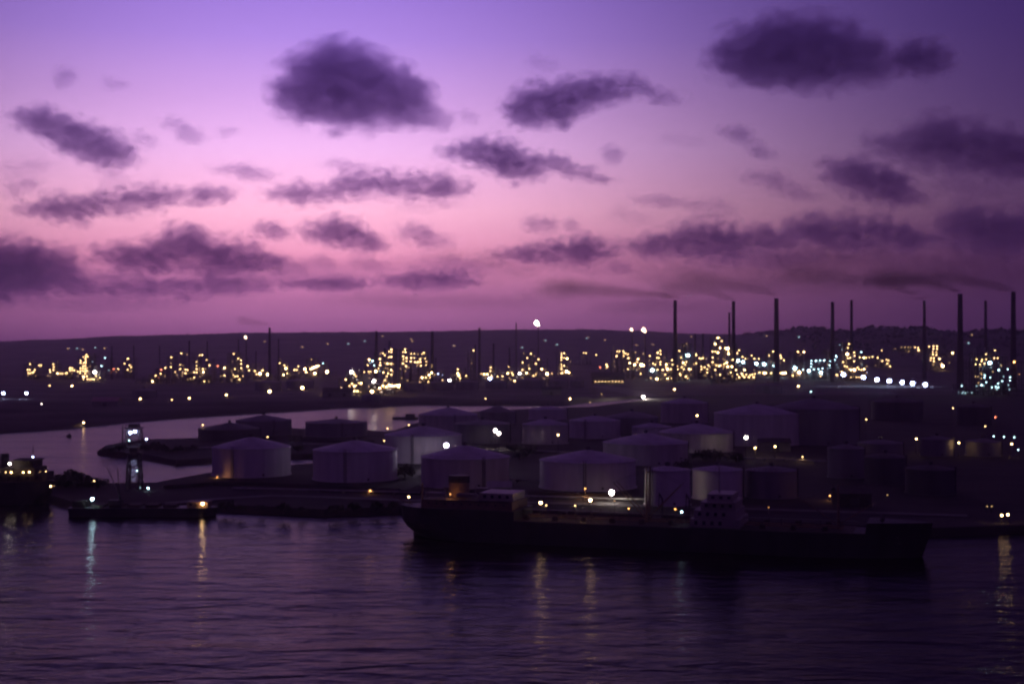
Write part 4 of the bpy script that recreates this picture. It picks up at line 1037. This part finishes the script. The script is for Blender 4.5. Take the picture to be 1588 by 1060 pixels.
for x, s in ((12, 'm'), (25, 's')): pass
def fr_lamp(px, py, c, s, pw):
    lx = (X_(84, DLs)-X_(px, DLs-8)); z = Z_(py, DLs-8)
    put('lamp', lamp_globe(c, s, LR[s]*.5), fr, (lx, 8.0, z)); MB().cyl((lx, 7.5, 9.2), (lx, 7.5, z+.4), .08, n=5).build('lamp_post', M['steel'], fr)
    if pw: point_light(fr, (lx, 8.6, z-.3), LC[c], pw*.03, .2)
for a in [(9, 731.5, 'y', 's', 100), (17.5, 732, 'y', 'm', 250), (36, 732, 'y', 'm', 250), (45.5, 731.5, 'y', 'm', 250), (62, 731, 'y', 'd', 0), (71, 730.5, 'y', 's', 150), (15, 718.5, 'w', 'l', 700), (51, 708, 'b', 'm', 300), (78.5, 753.5, 'y', 'm', 300), (83.5, 753, 'y', 'd', 0)]: fr_lamp(*a)

# barge with derrick
DB = 529.0
bx0, bx1 = X_(102, DB), X_(335, DB); bl = bx1-bx0
bg_ = thing('moored_barge', 'long dark barge with a bluish lamp and an orange lamp moored at the near shore', 'barge', (bx0, DB+5, 0), 0)
zs3 = [-1, 0, 1.2, 3.2]
rows3 = hull_shape(bl, 11, zs3, lambda z: .5*max(0, 1-max(z, 0)/3), lambda z: bl-1.2*max(0, 1-max(z, 0)/3), .02, .12, 2, 2)
loft(rows3, zs3).build('hull', M['hull'], bg_)
dh = MB().box(bl*.80, bl*.94, -3.5, 3.5, 3.22, 5.4).build('deckhouse', M['buff'], bg_)
for k in range(3): MB().box(bl*.815+k*2.4, bl*.815+k*2.4+1.1, -3.54, -3.5, 4.0, 4.9).build('window', M['glass'], dh)
for k in range(5): MB().box(bl*(.16+.12*k), bl*(.16+.12*k)+4.6, -3.6, 3.6, 3.22, 4.3).build('hatch', M['deck'], bg_)
wh = MB().box(bl*.03, bl*.12, -3, 3, 3.22, 5.8).build('winch_house', M['wood'], bg_)
for px, py, c, s, pw in ((142, 773.5, 'c', 'l', 2200), (313.5, 781, 'y', 'l', 1600), (145, 745.5, 'y', 's', 100)):
    x = X_(px, DB)-bx0; z = Z_(py, DB); put('lamp', lamp_globe(c, s, LR[s]*.55), bg_, (x, -4.2, z)); MB().cyl((x, -4.2+LR[s], 3.2), (x, -4.2+LR[s], z+LR[s]*.5), .09, n=5).build('lamp_post', M['steel'], bg_)
    point_light(bg_, (x, -4.9, z-.3), LC[c], pw*.1, .25)
dk = thing('derrick_crane', 'derrick with two leaning booms standing on the barge', 'crane', (X_(174, DB), DB+5, 3.2), 0)
MB().box(-2.4, 2.4, -2, 2, 1.11, 2.6).box(-2.2, 2.2, -1.8, 1.8, .0, 1.11).build('base', M['steel'], dk)
for pa, pt in (((2.0, 0, 2.6), (X_(160, DB)-X_(174, DB), 0, Z_(726, DB)-3.2)), ((1.2, .8, 2.6), (X_(175.5, DB)-X_(174, DB), .8, Z_(727, DB)-3.2))):
    b_ = MB().cyl(pa, pt, .26, .16, 6).build('boom', M['steel'], dk)
MB().cyl((X_(160, DB)-X_(174, DB), 0, Z_(726, DB)-3.2), (X_(175.5, DB)-X_(174, DB), .8, Z_(727, DB)-3.2), .05, n=4).build('stay', M['steel'], dk)

# lattice towers
def lattice(name, px0, px1, D, ytop, label, lampl, base=LAND_Z, plat=True):
    xa, xb = X_(px0, D), X_(px1, D); w2 = (xb-xa)/2; h = Z_(ytop, D)-base
    t = thing(name, label, 'tower', ((xa+xb)/2, D, base))
    for sx in (-1, 1):
        for sy in (-1, 1): MB().cyl((sx*w2, sy*w2, 0), (sx*w2*.75, sy*w2*.75, h), .5, .36, 6).build('leg', M['steel'], t)
    br = MB(); nz = max(3, int(h/3.2))
    for k in range(nz):
        z0, z1 = h*k/nz, h*(k+1)/nz; f0, f1 = w2*(1-.25*k/nz), w2*(1-.25*(k+1)/nz)
        for (ax, ay), (bx, by) in (((-1, -1), (1, -1)), ((1, -1), (1, 1)), ((1, 1), (-1, 1)), ((-1, 1), (-1, -1))):
            br.cyl((ax*f0, ay*f0, z0), (bx*f1, by*f1, z1), .2, n=4); br.cyl((bx*f0, by*f0, z0), (ax*f1, ay*f1, z1), .2, n=4)
            br.cyl((ax*f1, ay*f1, z1), (bx*f1, by*f1, z1), .12, n=4)
    br.build('bracing', M['steel'], t)
    if plat:
        MB().box(-w2*1.1, w2*1.1, -w2*1.1, w2*1.1, h, h+.3).box(-w2*.6, w2*.6, -w2*.6, w2*.6, h+.3, h+2.4).build('platform', M['steel'], t)
    for px, py, c, s, pw in lampl:
        x = X_(px, D)-(xa+xb)/2; z = Z_(py, D)-base; r = LR[s]*max(.5, D/1000)
        put('lamp', lamp_globe(c, s, r), t, (x, -w2-2.2*r, z)); MB().cyl((x, -w2-.4*r, 0), (x, -w2-.4*r, z+r*1.1), .12, n=5).build('lamp_post', M['steel'], t)
        if pw: point_light(t, (x, -w2-3.6*r, z-.4), LC[c], pw*.05, .3)
    return t
lattice('loading_tower', 196, 220, 858, 663, 'dark loading tower with bluish white lamps standing on the spit', [(206.5, 669.5, 'b', 'l', 3500), (213.5, 667.5, 'b', 'l', 1500), (231, 679.5, 'b', 'm', 1200), (204, 681.5, 'c', 's', 0)])
lattice('lattice_mast', 198, 219, 600, 702, 'tall lattice mast on the near shore in front of the spit', [(215.5, 728.5, 'c', 's', 300), (233, 755, 'c', 'm', 900), (220.5, 754.5, 'c', 'd', 0)])
hm = thing('hoisting_mast', 'slim dark hoisting mast left of the loading tower', 'mast', (X_(190, 858), 858, LAND_Z))
MB().cyl((0, 0, 0), (0, 0, Z_(659, 858)-LAND_Z), .5, .3, 8).build('pole', M['steel'], hm); MB().cyl((0, 0, 6), (2.6, 0, 13), .25, n=6).build('boom', M['steel'], hm)
# buoy and small craft on the inlet
by = thing('mooring_buoy', 'small dark mooring buoy floating on the left water', 'buoy', (X_(107, 975), 975, 0))
MB().lathe([(.1, -.6), (1.5, -.5), (1.8, .4), (1.6, 1.4), (.6, 1.9), (.05, 2.0)], 16).build('drum', M['hull'], by); MB().lathe([(.25, 2.3), (.4, 2.5), (.25, 2.7), (.15, 2.5), (.25, 2.3)], 8).build('ring', M['steel'], by)
lc = thing('work_boat', 'small dark work boat lying on the inlet left of the back tank', 'boat', (X_(608, 1200), 1200, 0))
wl_ = X_(650, 1200)-X_(608, 1200)
r4 = hull_shape(wl_, 5.5, [-.5, 0, .8, 1.8], lambda z: .4*(1-max(0, z)/1.8), lambda z: wl_+.5*z-1, .05, .3)
loft(r4, [-.5, 0, .8, 1.8]).build('hull', M['hull'], lc); cb = MB().box(wl_*.5, wl_*.85, -1.9, 1.9, 1.81, 4.4).build('cabin', M['wood'], lc)
MB().box(wl_*.53, wl_*.6, -1.94, -1.9, 2.8, 3.8).build('window', M['glass'], cb); MB().cyl((2.5, 0, 1.8), (2.5, 0, 6.5), .14, n=6).build('mast', M['steel'], lc)

# jetty behind the tanker
d_s = (B0-S0).normalized(); n_s = Vector((-d_s.y, d_s.x))
jt0 = S0 + d_s*30 + n_s*13.5
jt = thing('jetty', 'dark timber jetty on piles along the far side of the tanker', 'jetty', (jt0.x, jt0.y, 0), SA)
MB().box(0, 105, 0, 7, 3.2, 3.8).build('deck', M['wood'], jt)
pile = MB().cyl((0, 0, -2), (0, 0, 3.2), .35, n=8).mesh('pile', M['wood'])
for i in range(14):
    for y in (1, 6): put('pile', pile, jt, (1.5+i*7.8, y, 0))
MB().box(40, 46, 7, 34, 3.0, 3.5).build('gangway', M['wood'], jt)
for y in (4.6, 5.3, 6.0): MB().cyl((0.5, y, 4.15), (104, y, 4.15), .25, n=8).build('pipe', M['steel'], jt)
for i in range(2):
    x = 52+i*9
    MB().cyl((x, 3, 3.8), (x, 3, 13), .35, .3, 8).cyl((x, 3, 13), (x, -2.2, 15.5), .25, n=6).cyl((x, -2.2, 15.5), (x, -3.0, 10), .22, n=6).build('loading_arm', M['steel'], jt)

# quay lamps to the right of the bow
for px, py, s, lab, pw in ((1553.5, 798.5, 'm', 'left bright one of the two warm lamps on the quay beyond the bow', 180), (1563, 797.5, 'm', 'right bright one of the two warm lamps on the quay beyond the bow', 110), (1531, 784.5, 'd', 'left faint one of two tiny lamps above the quay beyond the bow', 0), (1538, 784.5, 'd', 'right faint one of two tiny lamps above the quay beyond the bow', 0)):
    lamp_post(px, py, 490 if py > 790 else 520, 'y', s, lab, pw*.1, 'lamps on the quay beyond the bow', rad=.34 if py > 790 else .15)
lamp_post(337, 738.5, 652, 'o', 'd', 'low orange lamp at the foot of the orange lit tank', 1100, rad=.25)
for px, lab, pw in ((878, 'left low lamp lighting the base of the big white tank', 1100), (925, 'right low lamp lighting the base of the big white tank', 1100)):
    lamp_post(px, 757.5, 603.5, 'w', 'd', lab, pw, rad=.2)

# pipelines, bunds and small buildings in the tank farm
def pipeline(p0, p1, label, n=3):
    a, b = Vector(p0), Vector(p1); L = (b-a).length
    t = thing('pipeline', label, 'pipeline', (a.x, a.y, LAND_Z), math.atan2(b.y-a.y, b.x-a.x))
    for k in range(n): MB().cyl((0, k*.9, .95), (L, k*.9, .95), .3, n=8).build('pipe', M['pale_steel'], t)
    sp = MB().box(-.2, .2, -.6, n*.9-.3, 0, .64).mesh('support', M['concrete'])
    for i in range(int(L/11)): put('support', sp, t, (5+i*11, 0, 0))
pipeline(gp(360, 760, LAND_Z), gp(650, 767, LAND_Z), 'run of three pipes along the shore below the lone white tank')
pipeline(gp(800, 772, LAND_Z), gp(1000, 778, LAND_Z), 'run of three pipes between the lamp lit tank and the tanker')
pipeline(gp(470, 690, LAND_Z), gp(580, 692, LAND_Z), 'run of pipes between the low wide grey tank and the lone white tank')
pipeline(gp(650, 740, LAND_Z), gp(838, 748, LAND_Z), 'run of pipes between the large white tank and the lamp lit tank')
pipeline(gp(800, 700, LAND_Z), gp(930, 706, LAND_Z), 'run of pipes behind the lamp lit white tank')
pipeline(gp(1140, 712, LAND_Z), gp(1280, 718, LAND_Z), 'run of pipes below the three warm lamps')
pipeline(gp(300, 697, LAND_Z), gp(450, 692, LAND_Z), 'run of pipes along the spit in front of the low dark walled tank')
def bund(pts, label):
    mb = MB(); P = [gp(x, y, LAND_Z) for x, y in pts]
    t = thing('bund_wall', label, 'bund wall', (P[0].x, P[0].y, LAND_Z), 0)
    P = [p-P[0] for p in P]
    prof = [(-2.2, -.4), (-.5, 1.5), (.5, 1.5), (2.2, -.4)]
    vs = []
    for i, p in enumerate(P):
        d = (P[min(i+1, len(P)-1)]-P[max(0, i-1)]).normalized(); nn = Vector((-d.y, d.x))
        vs += [(p.x+nn.x*a, p.y+nn.y*a, z) for a, z in prof]
    fs = [(4*i+j, 4*i+j+1, 4*i+j+5, 4*i+j+4) for i in range(len(P)-1) for j in range(3)] + [(0, 1, 2, 3), tuple(len(vs)-4+k for k in (3, 2, 1, 0))]
    mb._add(vs, fs).build('embankment', M['soil'], t)
bund([(255, 757), (330, 752), (400, 752), (470, 756), (620, 763)], 'low earth bund in front of the orange lit and the lone white tank')
bund([(480, 760), (640, 766), (720, 768), (800, 769)], 'low earth bund in front of the large white tank behind the stern')
bund([(820, 768), (900, 770), (980, 771)], 'low earth bund in front of the lamp lit white tank')
bund([(470, 684), (520, 686), (580, 687)], 'low earth bund in front of the low wide grey tank')
shed(757, 792, 772, 4.2, 9, 'small pale shed on the shore behind the after deck of the tanker', 'roof', 'concrete')
shed(1180, 1226, 700, 5, 10, 'small dark shed below the three warm lamps', 'steel', 'concrete')
shed(1300, 1352, 786, 5, 10, 'dark shed on the shore behind the foredeck of the tanker', 'steel', 'wood')

# shrubs along the water
def shrub_mesh(seed):
    rnd = random.Random(seed); mb = MB()
    for k in range(230):
        a, b = rnd.uniform(0, 6.28), math.acos(rnd.uniform(-.25, 1)); rr = rnd.uniform(.55, 1.0)*(1+.25*math.sin(3*a+seed))
        c = Vector((math.cos(a)*math.sin(b)*rr*1.25, math.sin(a)*math.sin(b)*rr*1.25, .55+math.cos(b)*rr*.9)); s = rnd.uniform(.10, .22)
        u = Vector((rnd.gauss(0, 1), rnd.gauss(0, 1), rnd.gauss(0, 1))).normalized(); v = u.orthogonal().normalized()
        mb._add([c-u*s-v*s*.5, c+u*s-v*s*.5, c+u*s*.8+v*s*.6, c-u*s*.8+v*s*.6], [(0, 1, 2, 3)])
    return mb.mesh('foliage', M['leaf'])
sh_me = [shrub_mesh(i) for i in range(4)]
stem_me = MB().cyl((0, 0, -.3), (.1, 0, .6), .12, .08, 6).cyl((0, 0, 0), (-.4, .2, .8), .08, .05, 5).cyl((0, 0, 0), (.3, -.3, .9), .08, .05, 5).mesh('stem', M['wood'])
rnd = random.Random(21)
sp_l = [(x, rnd.uniform(752, 757), rnd.uniform(3.0, 5.2), 'dark bushy shrub in the clump between freighter and lattice mast') for x in (92, 102, 111, 119, 128, 136, 144, 152)]
sp_l += [(x, y-1, rnd.uniform(2.0, 3.4), 'low dark shrub on the spit by the loading tower') for x, y in ((160, 703), (172, 702), (185, 700), (226, 700), (240, 699), (252, 701), (262, 703), (275, 702), (290, 700), (300, 698))]
sp_l += [(x, y, rnd.uniform(1.4, 2.6), 'small dark shrub on the near bank below the white tanks') for x, y in ((350, 788), (372, 791), (405, 790), (440, 793), (468, 792), (520, 794), (548, 790), (585, 789), (610, 787))]
sp_l += [(x, y, rnd.uniform(2.5, 4.5), 'dark shrub on the flat ground among the middle tanks') for x, y in ((458, 686), (462, 700), (600, 735), (628, 740), (640, 716), (798, 700), (806, 712), (818, 706), (1060, 730), (1090, 714), (1108, 715), (1142, 716))]
lab_n = {}
for x, y, s, lab in sp_l:
    g = gp(x, y, LAND_Z)
    lab_n[lab] = lab_n.get(lab, -1)+1
    t = thing('shrub', lab.replace('shrub', 'shrub, %s from the left,' % ORD[lab_n[lab]], 1), 'shrub', (g.x, g.y, LAND_Z-.1), rnd.uniform(0, 6.28), lab)
    t.scale = (s, s, s*rnd.uniform(.75, 1.05))
    put('foliage', rnd.choice(sh_me), t); put('stem', stem_me, t)

# ------------------------------------------------------------------ the dusk haze over the harbour
hz = MB().box(-7300, 7300, -900, 9300, -3.0, 330.0)
hm_ = bpy.data.materials.new('haze_air'); hm_.use_nodes = True
t = hm_.node_tree; t.nodes.clear()
pv = N(t, 'ShaderNodeVolumePrincipled'); pv.inputs['Density'].default_value = 9.0e-5; pv.inputs['Anisotropy'].default_value = .7; pv.inputs['Color'].default_value = (.9, .84, .95, 1)
o_ = N(t, 'ShaderNodeOutputMaterial'); t.links.new(pv.outputs[0], o_.inputs['Volume'])
ho = hz.build('haze', hm_); ho['kind'] = 'stuff'
